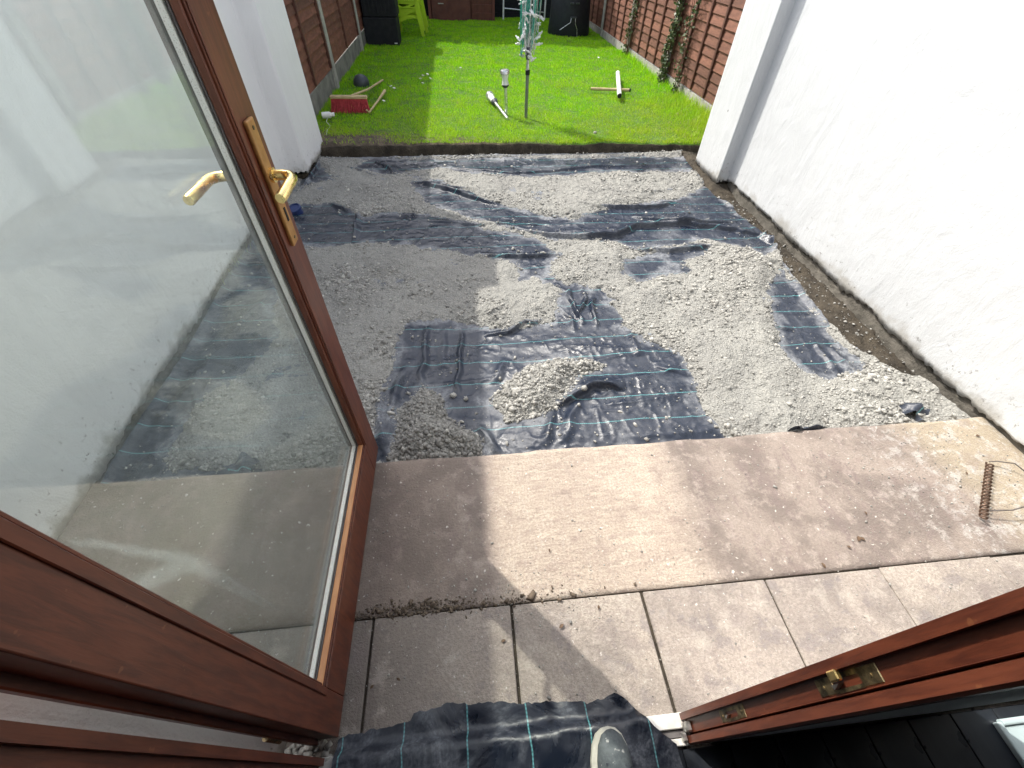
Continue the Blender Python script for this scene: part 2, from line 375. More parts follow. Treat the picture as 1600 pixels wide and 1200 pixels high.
def mat_glass():
    g = NG('pane_glass'); t = g.t
    tr = g.n('ShaderNodeBsdfTransparent'); tr.inputs[0].default_value = (.975, .99, .98, 1)
    gl = g.n('ShaderNodeBsdfGlossy'); gl.inputs['Roughness'].default_value = .02; gl.inputs[0].default_value = (.9, .97, 1, 1)
    bf = g.n('ShaderNodeNewGeometry').outputs['Backfacing']; fr = g.n('ShaderNodeFresnel'); g.put(fr.inputs[0], g.math('SUBTRACT', 1.5, g.math('MULTIPLY', bf, .8333)))
    m1 = g.n('ShaderNodeMixShader'); t.links.new(g.math('MULTIPLY', fr.outputs[0], .6), m1.inputs[0]); t.links.new(tr.outputs[0], m1.inputs[1]); t.links.new(gl.outputs[0], m1.inputs[2])
    df = g.n('ShaderNodeBsdfDiffuse'); df.inputs[0].default_value = (.72, .78, .76, 1)
    tl = g.n('ShaderNodeBsdfTranslucent'); tl.inputs[0].default_value = (.72, .78, .76, 1)
    ds = g.n('ShaderNodeMixShader'); ds.inputs[0].default_value = .5; t.links.new(df.outputs[0], ds.inputs[1]); t.links.new(tl.outputs[0], ds.inputs[2])
    # film of dust, thicker in wiped arcs, and a pale smeared mark like a bird's print
    film = g.ramp(g.noise(3.2, 4, .55, stretch=(1, 1.6, .7), dist=.8), .3, .75, .012, .036)
    p = g.xyz(); wob = g.math('MULTIPLY', g.math('SUBTRACT', g.noise(22, 3), .5), .012)
    def seg(a, b, w0, w1):
        bx_, bz_ = b[0]-a[0], (b[1]-a[1])*.25; L2 = bx_*bx_+bz_*bz_
        dx = g.math('ADD', g.math('SUBTRACT', p[1], a[0]), wob); dz = g.math('MULTIPLY', g.math('SUBTRACT', p[2], a[1]), .25)
        t_ = g.math('ADD', g.math('MULTIPLY', dx, bx_/L2), g.math('MULTIPLY', dz, bz_/L2), clamp=True)
        ex = g.math('SUBTRACT', dx, g.math('MULTIPLY', t_, bx_)); ez = g.math('SUBTRACT', dz, g.math('MULTIPLY', t_, bz_))
        d = g.math('SQRT', g.math('ADD', g.math('MULTIPLY', ex, ex), g.math('MULTIPLY', ez, ez)))
        w = g.math('ADD', w0, g.math('MULTIPLY', t_, w1-w0))
        return g.ramp(g.math('DIVIDE', d, w), .3, 1., 1, 0)
    mk = g.math('MAXIMUM', g.math('MAXIMUM', seg((.120, 1.02), (.166, .83), .003, .008), seg((.085, .94), (.166, .83), .004, .009)), g.math('MAXIMUM', seg((.166, .83), (.186, .50), .010, .002), seg((.160, .85), (.172, .80), .013, .013)))
    film = g.math('ADD', film, g.math('MULTIPLY', g.math('MULTIPLY', mk, g.ramp(g.noise(60, 3), .25, .6, .4, 1)), .075))
    m2 = g.n('ShaderNodeMixShader'); g.put(m2.inputs[0], film); t.links.new(m1.outputs[0], m2.inputs[1]); t.links.new(ds.outputs[0], m2.inputs[2])
    t.links.new(m2.outputs[0], g.out.inputs['Surface']); return g.m
M_GLASS = mat_glass(); M_FOOT = simple('dirty_footing', (.17, .155, .13), (.075, .068, .055), 11, .95, .8, 60, .01)
def mat_spacer():
    g = NG('perforated_spacer'); v = g.voro(330); c = g.mix(g.ramp(v, .12, .3), (.35, .34, .32), (.86, .85, .82)); return g.fin(c, .4)
M_SPACER = mat_spacer()
def mat_shoe():
    g = NG('dusty_grey_leather'); n = g.noise(20, 5, .7); c = g.mix(g.ramp(n, .4, .7), (.055, .066, .072), (.12, .135, .14))
    c = g.mix(g.ramp(g.noise(55, 3, .6), .62, .72, 0, .8), c, (.50, .49, .45)); return g.fin(c, .8, g.bump(n, .4, .004))
M_SHOE = mat_shoe(); M_SOLE = simple('cream_sole', (.62, .60, .51), (.45, .43, .36), 25, .7, .3, 120)
M_FLOORB = simple('dark_laminate', (.018, .022, .03), (.03, .034, .042), 6, .35, .04, 40, stretch=(4, .5, 4), objvar=.3)
M_PALE = simple('pale_blue_gloss', (.55, .64, .66), (.48, .57, .6), 3, .25, .05, 30)
M_DAISY = simple('daisy_petals', (.85, .85, .82), (.75, .75, .6), 20, .6)
M_DEADLEAF = simple('dead_leaf', (.13, .075, .04), (.06, .04, .025), 40, .7)

# ------------------------------------------------------------ the ground of the place
me = np_mesh('ground', [(-60, -40, -.16), (60, -40, -.16), (60, 80, -.16), (-60, 80, -.16)], [(0, 1, 2, 3)])
tag(link('ground', me, simple('field_green', (.06, .10, .03), (.1, .12, .05), .6, .95)), kind='structure')

XL, XR = -1.5, 2.3           # inner faces of the two walls
# concrete patio: a continuous strip and one row of square pavers
patio = empty('patio', (0, 0, 0), kind='structure')
nx, ny = 190, 36
gx = np.linspace(XL-.02, XR+.02, nx); gy = np.linspace(.4135, .992, ny)
X, Y = np.meshgrid(gx, gy); 
Y = Y + np.where(np.arange(ny)[:, None] == ny-1, .004*fbm(X, X*0, .12, 3, 5), 0) + (X-.4)*.004*(Y > .7)
Z = .0012*fbm(X, Y, .25, 4, 3)
V = np.stack([X.ravel(), Y.ravel(), Z.ravel()], 1); F = grid_faces(nx, ny)
n0 = len(V); rim = list(range((ny-1)*nx, ny*nx)); base = V[rim].copy(); base[:, 2] = -.14; base[:, 1] -= .004
V = np.vstack([V, base]); sf = [(rim[i], rim[i+1], n0+i+1, n0+i) for i in range(nx-1)]
fr0 = list(range(nx)); b2 = V[fr0].copy(); b2[:, 2] = -.05; n1 = len(V); V = np.vstack([V, b2]); sf += [(fr0[i+1], fr0[i], n1+i, n1+i+1) for i in range(nx-1)]
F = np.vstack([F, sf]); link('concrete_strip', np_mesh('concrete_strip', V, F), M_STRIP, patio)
joints = [-1.66, -1.235, -.80, -.372, .066, .502, .938, 1.358, 1.79, 2.34]
for i in range(len(joints)-1):
    a, b = joints[i], joints[i+1]; w = .0022 if i not in (3, 4, 5) else .006
    a = max(a, XL-.02)
    mb = MB().box(a+w, b-w*.6, -.02, .409, -.05, 0, .003)
    o = mb.build('paver', M_SLAB, patio, loc=(0, 0, [0, .001, -.001, .0012, -.0008, .0008, 0, .001, -.001][i]), rot=(0, 0, rnd.uniform(-.002, .002)))
link('joint_soil', np_mesh('joint_soil', [(XL, -.02, -.007), (XR, -.02, -.007), (XR, .43, -.007), (XL, .43, -.007)], [(0, 1, 2, 3)]), M_SOIL, patio)

# ------------------------------------------------------------ the pit: sub-soil, membrane, stone dust
ZP = -.05
def gp(l, z=ZP): return [ground_at(a, b, z) for a, b in l]
def xr_memb(y):
    return np.interp(y, [1.0, 1.12, 1.30, 1.42, 1.55, 1.85, 2.25, 2.7, 3.3, 3.6, 4.0, 4.6], [2.275, 2.27, 2.24, 2.14, 2.08, 2.07, 2.12, 2.20, 2.20, 2.13, 2.16, 2.2])
OPEN = [gp(l) for l in [
    [(640,505),(700,503),(760,508),(800,520),(855,503),(875,470),(880,450),(905,445),(940,462),(962,490),(968,512),(1000,535),(1060,552),(1085,592),(1100,645),(1135,690),(1100,700),(760,720),(748,694),(700,655),(690,622),(662,606),(640,625),(618,650),(600,715),(575,725),(585,660),(600,610),(625,545)],
    [(395,385),(470,395),(445,440),(428,480),(425,535),(375,585),(325,612),(300,640),(270,700),(262,738),(400,735),(405,745),(140,760),(150,740)],
    [(455,385),(452,350),(470,320),(520,315),(560,335),(640,330),(690,340),(760,358),(840,372),(862,388),(868,405),(850,432),(815,436),(818,408),(760,402),(650,384),(560,380),(500,385)],
    [(470,262),(500,262),(520,280),(480,290),(462,300)],
    [(560,262),(590,246),(640,252),(760,248),(900,250),(1080,248),(1095,268),(1000,272),(940,268),(820,276),(740,272),(690,262),(640,268),(600,272)],
    [(640,285),(690,283),(760,312),(830,335),(900,345),(960,322),(1020,316),(1060,312),(1105,288),(1135,312),(1195,362),(1215,388),(1195,400),(1140,384),(1098,374),(1060,384),(985,392),(960,378),(850,372),(770,352),(680,325)],
    [(975,410),(1040,396),(1100,385),(1095,400),(1050,416),(1078,424),(1000,442),(975,430)],
    [(1222,425),(1275,500),(1335,560),(1345,578),(1300,592),(1250,577),(1218,548),(1205,480),(1212,440)],
    [(800,425),(850,418),(900,440),(960,450),(985,480),(930,515),(880,505),(868,470),(850,450)],
]]
PART = [1., 1., .95, 1., 1., .95, 1., 1., .55]
STONY = [gp(l) for l in [
    [(765,628),(790,600),(822,575),(870,560),(912,565),(945,573),(905,590),(893,612),(872,640),(822,656),(790,662),(785,645)],
    [(610,718),(622,680),(632,640),(665,610),(690,625),(700,655),(757,690),(745,712),(690,722)],
    [(568,600),(585,600),(590,650),(582,690),(570,690)]]]
FOLDS = [ # (polyline in the photograph, height, width, lean)
    ([(648,286),(690,296),(735,312),(778,322)], .034, .035, 1), ([(655,290),(700,293),(745,300)], .02, .03, 1),
    ([(770,355),(840,368),(900,376),(960,372),(1000,357),(1080,352),(1150,348)], .036, .045, 1), ([(866,320),(930,326),(1010,328),(1060,318)], .026, .04, 1),
    ([(985,340),(1060,352),(1140,362),(1215,378)], .03, .045, 1), ([(960,394),(1060,396),(1130,386)], .024, .035, 1), ([(740,400),(810,404),(880,400)], .022, .035, 1),
    ([(640,345),(760,355),(860,352)], .016, .05, 1), ([(900,300),(1000,306),(1080,296)], .014, .04, 1), ([(690,262),(800,272),(930,262),(1050,262)], .016, .04, 1),
    ([(560,318),(556,350),(550,378)], .026, .035, 1), ([(518,318),(545,332)], .02, .03, 1), ([(588,254),(625,276)], .024, .04, 1), ([(545,262),(600,282)], .02, .04, 1), ([(470,300),(500,262),(505,250)], .03, .04, 1),
    ([(756,525),(790,519),(820,507),(850,500)], .022, .03, 1), ([(868,640),(900,618),(930,606),(978,609)], .036, .045, 1), ([(590,520),(640,512)], .012, .03, 1),
    ([(668,508),(664,560),(652,615)], .016, .028, 0), ([(722,508),(718,560),(714,620)], .016, .022, 0), ([(695,508),(690,575)], .008, .03, 0), ([(640,560),(612,640),(606,700)], .02, .04, 0), ([(597,600),(592,650),(602,715)], .02, .03, 0), ([(572,590),(572,650)], .018, .03, 0),
    ([(748,665),(782,712)], .022, .03, 0), ([(884,452),(896,480),(910,512)], .026, .02, 0), ([(925,468),(930,512)], .022, .02, 0), ([(905,452),(915,475),(900,500)], .018, .02, 0), ([(868,478),(890,500),(900,520)], .014, .02, 0),
    ([(862,645),(848,700)], .014, .03, 0), ([(905,625),(880,690)], .012, .035, 0), ([(1020,575),(1080,590)], .010, .04, 1), ([(980,520),(1000,560)], .012, .03, 0), ([(790,560),(770,600)], .014, .03, 0),
    ([(1232,436),(1258,470),(1272,488)], .02, .03, 0), ([(1200,510),(1240,520)], .012, .03, 1), ([(1295,545),(1330,580)], .016, .03, 0), ([(1270,535),(1310,590)], .012, .03, 0),
    ([(360,520),(420,470),(440,430)], .014, .04, 1), ([(330,560),(400,585)], .01, .03, 1), ([(300,600),(330,680)], .012, .03, 0), ([(230,690),(300,600),(340,540)], .010, .05, 0), ([(400,430),(450,400),(480,410)], .018, .03, 1),
    ([(1185,372),(1215,385),(1205,400)], .04, .035, 0), ([(500,395),(560,388),(640,386)], .012, .03, 1),
]
FOLDS = [(gp(l), h, w, s) for l, h, w, s in FOLDS]
def z_base(X, Y):
    z = ZP + .012*vnoise(X, Y, .8, 4) + .006*vnoise(X, Y, .3, 9)
    z = z - .012*sstep(1.10, 1.0, Y) * sstep(1.9, 1.2, X)
    z = z + .018*sstep(4.2, 4.6, Y)
    return z
def open_mask(X, Y):
    o = np.full(X.shape, -1.)
    wob = .030*fbm(X, Y, .16, 3, 31)+.014*vnoise(X, Y, .022, 41)
    for P, k in zip(OPEN, PART):
        s = poly_sd(P, X, Y) + wob - (1-k)*.08 - (1-k)*.25*np.abs(vnoise(X, Y, .07, 77))
        o = np.maximum(o, s)
    for P in STONY: o = np.minimum(o, -(poly_sd(P, X, Y)+wob*.7))
    return o
def folds(X, Y):
    w = 0.*X
    jx = X + .012*vnoise(X, Y, .07, 51); jy = Y + .012*vnoise(X, Y, .07, 52)
    for P, h, wd, s in FOLDS:
        d, sd, t = line_d(P, jx, jy); taper = np.sin(np.clip(t, .0, 1)*PI)**.55
        taper = np.where((t <= 0) | (t >= 1), 0, taper)
        if s: prof = np.where(sd < 0, np.exp(-(d/(wd*.18))**2), np.exp(-(d/wd)**2)) if P[0][0] < P[-1][0] else np.where(sd > 0, np.exp(-(d/(wd*.18))**2), np.exp(-(d/wd)**2))
        else: prof = np.exp(-(d/(wd*.6))**2)
        w = w + 1.25*h*taper*prof
    return w
def z_memb(X, Y):
    z = z_base(X, Y)+folds(X, Y)
    r = 1-np.abs(vnoise(X*.3+.1*Y, Y, .10, 61)); z = z + .007*r**5*sstep(-.4, .5, vnoise(X, Y, .4, 60))
    r = 1-np.abs(vnoise(X, Y*.6, .085, 62)+.4*vnoise(X, Y, .03, 63)); z = z + .004*r**6
    r = 1-np.abs(vnoise(X*.6+.3*Y, Y, .16, 67)+.5*vnoise(X, Y, .06, 68)); z = z + .003*r**9*(.5+.5*vnoise(X, Y, .5, 69))
    z = z + .0012*fbm(X, Y, .04, 3, 64)
    return z
nx, ny = 600, 560
t = np.linspace(0, 1, nx)[None, :]; gy = np.linspace(.998, 4.49, ny)[:, None]
xr = xr_memb(gy)+.012*vnoise(gy*0, gy, .06, 3); xl = XL+.004+0*gy
X = xl+(xr-xl)*t; Y = gy+0*X
Z = z_memb(X, Y)
xe = (xr-X); Z = Z + .012*np.exp(-(xe/.03)**2)*(.5+vnoise(X, Y, .12, 71))
Z = Z + .03*np.exp(-((X-XL)/.03)**2)            # turned up against the left wall
om = open_mask(X, Y)
me = np_mesh('membrane', np.stack([X, Y, Z], -1).reshape(-1, 3), grid_faces(nx, ny))
attr(me, 'dust', np.clip(sstep(.050, -.015, om+.05*fbm(X, Y, .09, 3, 92))*.9*(1-.4*sstep(-.2, .3, vnoise(X, Y, .25, 91)))+.30*sstep(.5, 1.1, fbm(X, Y, .3, 4, 93)), 0, .95))
tag(link('weed_membrane', me, M_MEMB, smooth=True), 'dark blue black woven weed membrane with teal lines spread in the dug out pit', 'membrane')
memb_mesh = me

# stone dust sheet: lies over the membrane wherever it is not swept open
nx, ny = 520, 500
t = np.linspace(0, 1, nx)[None, :]; gy = np.linspace(1.0, 4.44, ny)[:, None]
xr2 = xr_memb(gy)-.01+.02*vnoise(gy*0, gy, .09, 8) + .02*(gy < 1.3)
X = (XL+.012)+(xr2-XL-.012)*t; Y = gy+0*X
om = open_mask(X, Y)
def dust_t(X, Y, om):
    T = .016*sstep(.004, -.10, om) + .017*fbm(X, Y, .20, 4, 101)*sstep(.0, -.12, om) - .024*sstep(-.012, .022, om)
    T = T + .012*sstep(1.9, 1.2, Y)*sstep(.9, 1.4, X)*sstep(0, -.05, om)
    for P, hh in zip(STONY, (.040, .065, .012)):
        s = poly_sd(P, X, Y); T = T + hh*sstep(-.01, .14, s)
    T = T + .0100*np.abs(fbm(X, Y, .05, 4, 107))*sstep(.01, -.02, om)
    return T
Z = z_base(X, Y)+.45*folds(X, Y)+dust_t(X, Y, om)
edge_c = sstep(0, .02, np.minimum(Y-1.0, xr2-X))
me = np_mesh('stone_dust', np.stack([X, Y, Z*edge_c+(Z-.02)*(1-edge_c)], -1).reshape(-1, 3), grid_faces(nx, ny))
# drop the faces that lie well under the membrane
keep = (om < .05).reshape(-1)
F = grid_faces(nx, ny); F = F[keep[F].any(1)]
bpy.data.meshes.remove(me)
me = np_mesh('stone_dust', np.stack([X, Y, Z], -1).reshape(-1, 3), F)
tag(link('stone_dust', me, M_DUST, smooth=True), 'pale grey crushed stone dust spread in patches over the membrane', 'gravel', kind='stuff')

def stone_cloud(P, size, flat=.6, seed=1):
    """P (n,3) centres, size (n,) -> angular 8-vertex stones"""
    r = np.random.default_rng(seed); n = len(P)
    c = np.array([(x, y, z) for z in (-1, 1) for y in (-1, 1) for x in (-1, 1)], float)*.5
    V = c[None]*(1+r.uniform(-.45, .35, (n, 8, 3)))
    V[:, 4:, :2] *= r.uniform(.35, .95, (n, 1, 1))
    sc = size[:, None]*np.stack([r.uniform(.7, 1.6, n), r.uniform(.6, 1.1, n), r.uniform(.35, .8, n)*flat/.6], 1)
    V *= sc[:, None, :]
    a = r.uniform(0, 2*PI, n); b = r.normal(0, .45, n)
    ca, sa, cb, sb = np.cos(a), np.sin(a), np.cos(b), np.sin(b)
    x = V[..., 0]*cb[:, None]+V[..., 2]*sb[:, None]; z = -V[..., 0]*sb[:, None]+V[..., 2]*cb[:, None]; y = V[..., 1]
    V = np.stack([x*ca[:, None]-y*sa[:, None], x*sa[:, None]+y*ca[:, None], z], -1)+P[:, None, :]
    F = np.array([(0, 1, 3, 2), (4, 6, 7, 5), (0, 4, 5, 1), (2, 3, 7, 6), (0, 2, 6, 4), (1, 5, 7, 3)])
    F = (F[None]+8*np.arange(n)[:, None, None]).reshape(-1, 4)
    return V.reshape(-1, 3), F[:, ::-1], np.repeat(r.random(n), 8)

N = 150000
sx = rng.uniform(XL+.02, 2.25, N); sy = 1.01+(rng.random(N)**1.25)*3.45
om = open_mask(sx, sy); inside = sx < xr_memb(sy)-.01
dens = np.where(om < -.01, .10+.75*sstep(-.1, .7, fbm(sx, sy, .34, 4, 203)), .03*(om > 0)+.12*(om <= 0))
dens = np.where((om < 0) & (om > -.07), dens+.25, dens)
for P in STONY: dens = np.where(poly_sd(P, sx, sy) > -.01, 1., dens)
dens = dens + .25*(sx > 1.)*(sy > 1.6)*(om < 0)
k = (rng.random(N) < dens) & inside
sx, sy, om = sx[k], sy[k], om[k]
clump = sstep(.1, .9, fbm(sx, sy, .17, 3, 207)); size = .0043*(1+.7*clump)*np.exp(rng.normal(0, .58, len(sx)))
heap = np.zeros(len(sx))
for P, q in zip(STONY, (1.45, 1.55, 1.3)): heap = np.maximum(heap, (poly_sd(P, sx, sy) > -.005)*q)
size = np.where(heap > 0, size*heap, size); size = np.minimum(size, .022)
zz = np.maximum(z_base(sx, sy)+.45*folds(sx, sy)+dust_t(sx, sy, om), z_memb(sx, sy))+size*.12
V, F, tone = stone_cloud(np.stack([sx, sy, zz], 1), size, seed=5)
me = np_mesh('crushed_stone', V, F); attr(me, 'tone', tone*np.repeat(np.where(poly_sd(STONY[1], sx, sy) > -.01, .45, 1.), 8))
tag(link('crushed_stone', me, M_STONE), 'small angular grey stones scattered over the dust and membrane', 'gravel', kind='stuff')

# the larger stones one can pick out
big = [(708,612,.030),(728,618,.026),(668,612,.022),(655,650,.02),(722,655,.02),(640,672,.02),(672,690,.024),(700,684,.018),(745,675,.016),(630,705,.02),(660,702,.02),(808,620,.018),(870,565,.02),(905,570,.02),(835,628,.016),(800,640,.02),(912,610,.02),(905,630,.02),(845,592,.018),(815,590,.018),(500,700,.022),(470,715,.022),(520,690,.02),(1112,655,.016),(1165,570,.014),(560,640,.02),(600,590,.016),(1145,654,.02),(1230,635,.018),(1310,640,.016),(695,255,.022),(1488,652,.022),(530,440,.018),(590,410,.018),(575,430,.014),(1126,303,.03),(1138,312,.028),(1150,335,.02)]
for i, (px, py, s) in enumerate(big):
    x, y = ground_at(px, py, ZP+.03); a = np.array([x]); b = np.array([y])
    z = float(max((z_base(a, b)+dust_t(a, b, open_mask(a, b)))[0], z_memb(a, b)[0] if x < 2.05 else -.06))
    V, F, tn = stone_cloud(np.array([[0, 0, s*.22]]), np.array([s]), seed=300+i); me = np_mesh('stone', V, F); attr(me, 'tone', np.full(8, .5+.5*rnd.random()))
    heapn = 0 if px in (708, 728, 668, 655, 722, 640, 672, 700, 745, 630, 660) else 1 if 795 < px < 920 and py > 560 else 2
    lab = ['larger angular grey stone on the dark heap beside the open door leaf', 'larger pale stone on the bright heap in the middle of the membrane', 'loose larger grey stone lying in the pit away from the heaps'][heapn]
    tag(link('stone', me, M_STONE, loc=(x, y, z)), lab, 'stone', ['larger stones of the dark heap', 'larger stones of the bright heap', 'larger loose stones in the pit'][heapn])

# sub-soil of the pit, rising in the trench by the right wall
nx, ny = 240, 220
gx = np.linspace(XL-.02, 2.5, nx); gy = np.linspace(.97, 4.75, ny); X, Y = np.meshgrid(gx, gy)
e = X-xr_memb(Y)
Z = -.10 + .012*fbm(X, Y, .12, 4, 301)+.035*sstep(-.03, .02, e)*sstep(.0, .15, 2.32-X+.1) + .012*np.abs(fbm(X, Y, .035, 3, 305)) + .05*sstep(3.4, 3.7, Y)*sstep(2.1, 2.2, X)
tag(link('pit_soil', np_mesh('pit_soil', np.stack([X, Y, Z], -1).reshape(-1, 3), grid_faces(nx, ny)), M_SOIL, smooth=True), kind='structure')
N = 900; sx = rng.uniform(2.0, 2.31, N); sy = rng.uniform(1.0, 4.3, N); k = sx > xr_memb(sy)-.01; sx, sy = sx[k], sy[k]
V, F, tone = stone_cloud(np.stack([sx, sy, -.062+.01*rng.random(len(sx))], 1), .006*np.exp(rng.normal(0, .5, len(sx))), seed=9)
me = np_mesh('trench_rubble', V, F); attr(me, 'tone', tone*.7); tag(link('trench_rubble', me, M_STONE), 'loose soil crumbs and grit in the trench along the right wall', 'rubble', kind='stuff')

# grit swept over the concrete
N = 2600; sx = np.concatenate([rng.uniform(-1.4, 2.2, N), rng.normal(1.85, .22, 900), rng.normal(.1, .25, 500)]); sy = np.concatenate([rng.uniform(.0, .98, N), rng.uniform(.5, .98, 900), rng.normal(.44, .05, 500)])
k = (sx > -1.45) & (sx < 2.25) & (sy > .0) & (sy < .985); sx, sy = sx[k], sy[k]
size = .0020*np.exp(rng.normal(0, .5, len(sx)))
V, F, tone = stone_cloud(np.stack([sx, sy, size*.2+.0005], 1), size, seed=12); me = np_mesh('patio_grit', V, F); attr(me, 'tone', tone)
tag(link('patio_grit', me, M_STONE), 'fine pale grit scattered over the concrete patio', 'grit', kind='stuff')
# crumbs of earth in the joint between strip and pavers
N = 700; sx = np.concatenate([rng.normal(-.25, .12, 350), rng.normal(-.1, .2, 350)]); sy = rng.normal(.425, .012, N)
size = .0045*np.exp(rng.normal(0, .5, N)); V, F, tone = stone_cloud(np.stack([sx, sy, size*.2], 1), size, seed=13); me = np_mesh('earth_crumbs', V, F); attr(me, 'tone', tone)
tag(link('earth_crumbs', me, simple('crumb_brown', (.16, .12, .085), (.09, .07, .05), 90, .9)), 'brown earth crumbs along the joint above the pavers', 'soil', kind='stuff')

# ------------------------------------------------------------ lawn
ZL = .05
def lawn_edge(x): return 4.56+.03*fbm(x, x*0, .5, 4, 401)+.012*vnoise(x, x*0, .05, 402)-.06*sstep(1.6, 2.4, x)
nx, ny = 260, 60
gx = np.linspace(-1.62, 2.9, nx)
yy = 4.5+(np.linspace(0, 1, ny)**1.6)*8.6
X, Yp = np.meshgrid(gx, yy); E = lawn_edge(X); Y = np.where(Yp < E, E, Yp); Y[0] = lawn_edge(gx)
Y = E+(Yp-4.5)*(13.1-E)/8.6
Z = ZL+.012*fbm(X, Y, .7, 3, 411)-.025*sstep(.06, 0., Y-E)
rows = []; 
for k in range(6):
    f = k/5; yb = lawn_edge(gx)-.03*f+.02*fbm(gx, gx*0+f*3, .06, 3, 420)*f; zb = Z[0]-(Z[0]+.14)*f
    rows.append(np.stack([gx, yb-.05*f*f, zb+.008*vnoise(gx, gx*0+f*9, .03, 430)], 1))
side = np.stack(rows[::-1], 0)[:-1]
P = np.concatenate([side, np.stack([X, Y, Z], -1)], 0)
me = np_mesh('lawn', P.reshape(-1, 3), grid_faces(nx, P.shape[0])); me.materials.append(M_TURF); me.materials.append(M_SOIL)
mi = np.zeros(len(me.polygons), np.int32); mi[:(nx-1)*6] = 1; me.polygons.foreach_set('material_index', mi)
tag(link('lawn', me, smooth=True), kind='structure')

def blades(bx, by, bz, L, w, lean, seed):
    r = np.random.default_rng(seed); n = len(bx); a = r.uniform(0, 2*PI, n); d = r.uniform(0, 2*PI, n)
    ln = np.abs(r.normal(0, lean, n)); ux, uy = np.cos(a)*w/2, np.sin(a)*w/2
    mx = L*.45*np.sin(ln*.5)*np.cos(d); my = L*.45*np.sin(ln*.5)*np.sin(d); mz = L*.5*np.cos(ln*.5)
    tx = mx+L*.5*np.sin(ln*1.3)*np.cos(d); ty = my+L*.5*np.sin(ln*1.3)*np.sin(d); tz = mz+L*.5*np.cos(ln*1.3)
    V = np.stack([np.stack([bx-ux, by-uy, bz], 1), np.stack([bx+ux, by+uy, bz], 1), np.stack([bx+mx+ux*.8, by+my+uy*.8, bz+mz], 1), np.stack([bx+mx-ux*.8, by+my-uy*.8, bz+mz], 1), np.stack([bx+tx, by+ty, bz+np.maximum(tz, .004)], 1)], 1)
    i = 5*np.arange(n)[:, None]
    F = np.concatenate([i+np.array([0, 1, 2]), i+np.array([0, 2, 3]), i+np.array([3, 2, 4])], 1).reshape(-1, 3)
    t = np.repeat(r.random(n), 5); return V.reshape(-1, 3), F, t
N = 270000
bx = rng.uniform(-1.6, 2.84, N); by = 4.48+8.3*rng.random(N)**1.35
k = by > lawn_edge(bx)-.012
bare = sstep(.3, .8, 1.5*sstep(-.4, -1.1, bx)*sstep(5.0, 4.65, by)+.4*fbm(bx, by, .25, 3, 500)*sstep(5.6, 4.6, by)+.25*sstep(4.75, 4.55, by)) 
k &= rng.random(N) > bare*.93
bx, by = bx[k], by[k]; n = len(bx)
cl = fbm(bx, by, .16, 3, 510)
L = .026*(1+.45*cl)*rng.uniform(.55, 1.35, n); L = np.clip(L, .008, .07)
fence_close = np.minimum(2.83-bx, bx+1.55); L = L + .10*rng.random(n)**2*sstep(.22, .02, 2.83-bx)*(by < 9)+.02*sstep(.1, 0, bx+1.55)
L = L + .10*rng.random(n)**2*sstep(.9, .1, np.hypot((bx-2.75)*1.3, (by-5.3)*.6))
w = .0042+.0006*(by-4.5)
V, F, tone = blades(bx, by, ZL+.012*fbm(bx, by, .7, 3, 411)-.004, L, w, .75, 21)
me = np_mesh('grass', V, F); tn = np.clip(tone*.7+np.repeat(sstep(-1, 1, cl)*.3, 5), 0, 1); attr(me, 'tone', tn)
dry = (rng.random(n) < .02+.10*sstep(.0, 1.2, fbm(bx, by, .35, 3, 520)+.8*sstep(5.6, 4.6, by)+.4*sstep(1.5, 2.6, bx)-.3)).astype(float)
attr(me, 'dry', np.repeat(dry, 5))
tag(link('grass', me, M_GRASS), 'bright green mown grass covering the lawn', 'grass', kind='stuff')
# daisies on the lawn
dm = MB()
for q in range(9):
    a = 2*PI*q/9; dm.tube([(.004*math.cos(a), .004*math.sin(a), 0), (.014*math.cos(a), .014*math.sin(a), .004)], [.003, .0045], 5)
dm.lathe([(.001, -.04), (.001, 0), (.005, .001), (.004, .004)], 8)
dme = dm.mesh('daisy'); dme.materials.append(M_DAISY)
for i, (px, py) in enumerate([(661,120),(673,125),(661,132),(668,118),(657,125),(611,137),(616,140),(720,108),(935,92),(600,160)]):
    x, y = ground_at(px, py, .07); o = link('daisy', dme, loc=(x, y, .085)); o.rotation_euler = (rnd.uniform(-.4, .4), rnd.uniform(-.4, .4), rnd.random()*6); o.scale = (1.2, 1.2, 1)
    tag(o, 'small white daisy flower open in the lawn grass', 'daisy', 'daisies in the lawn')

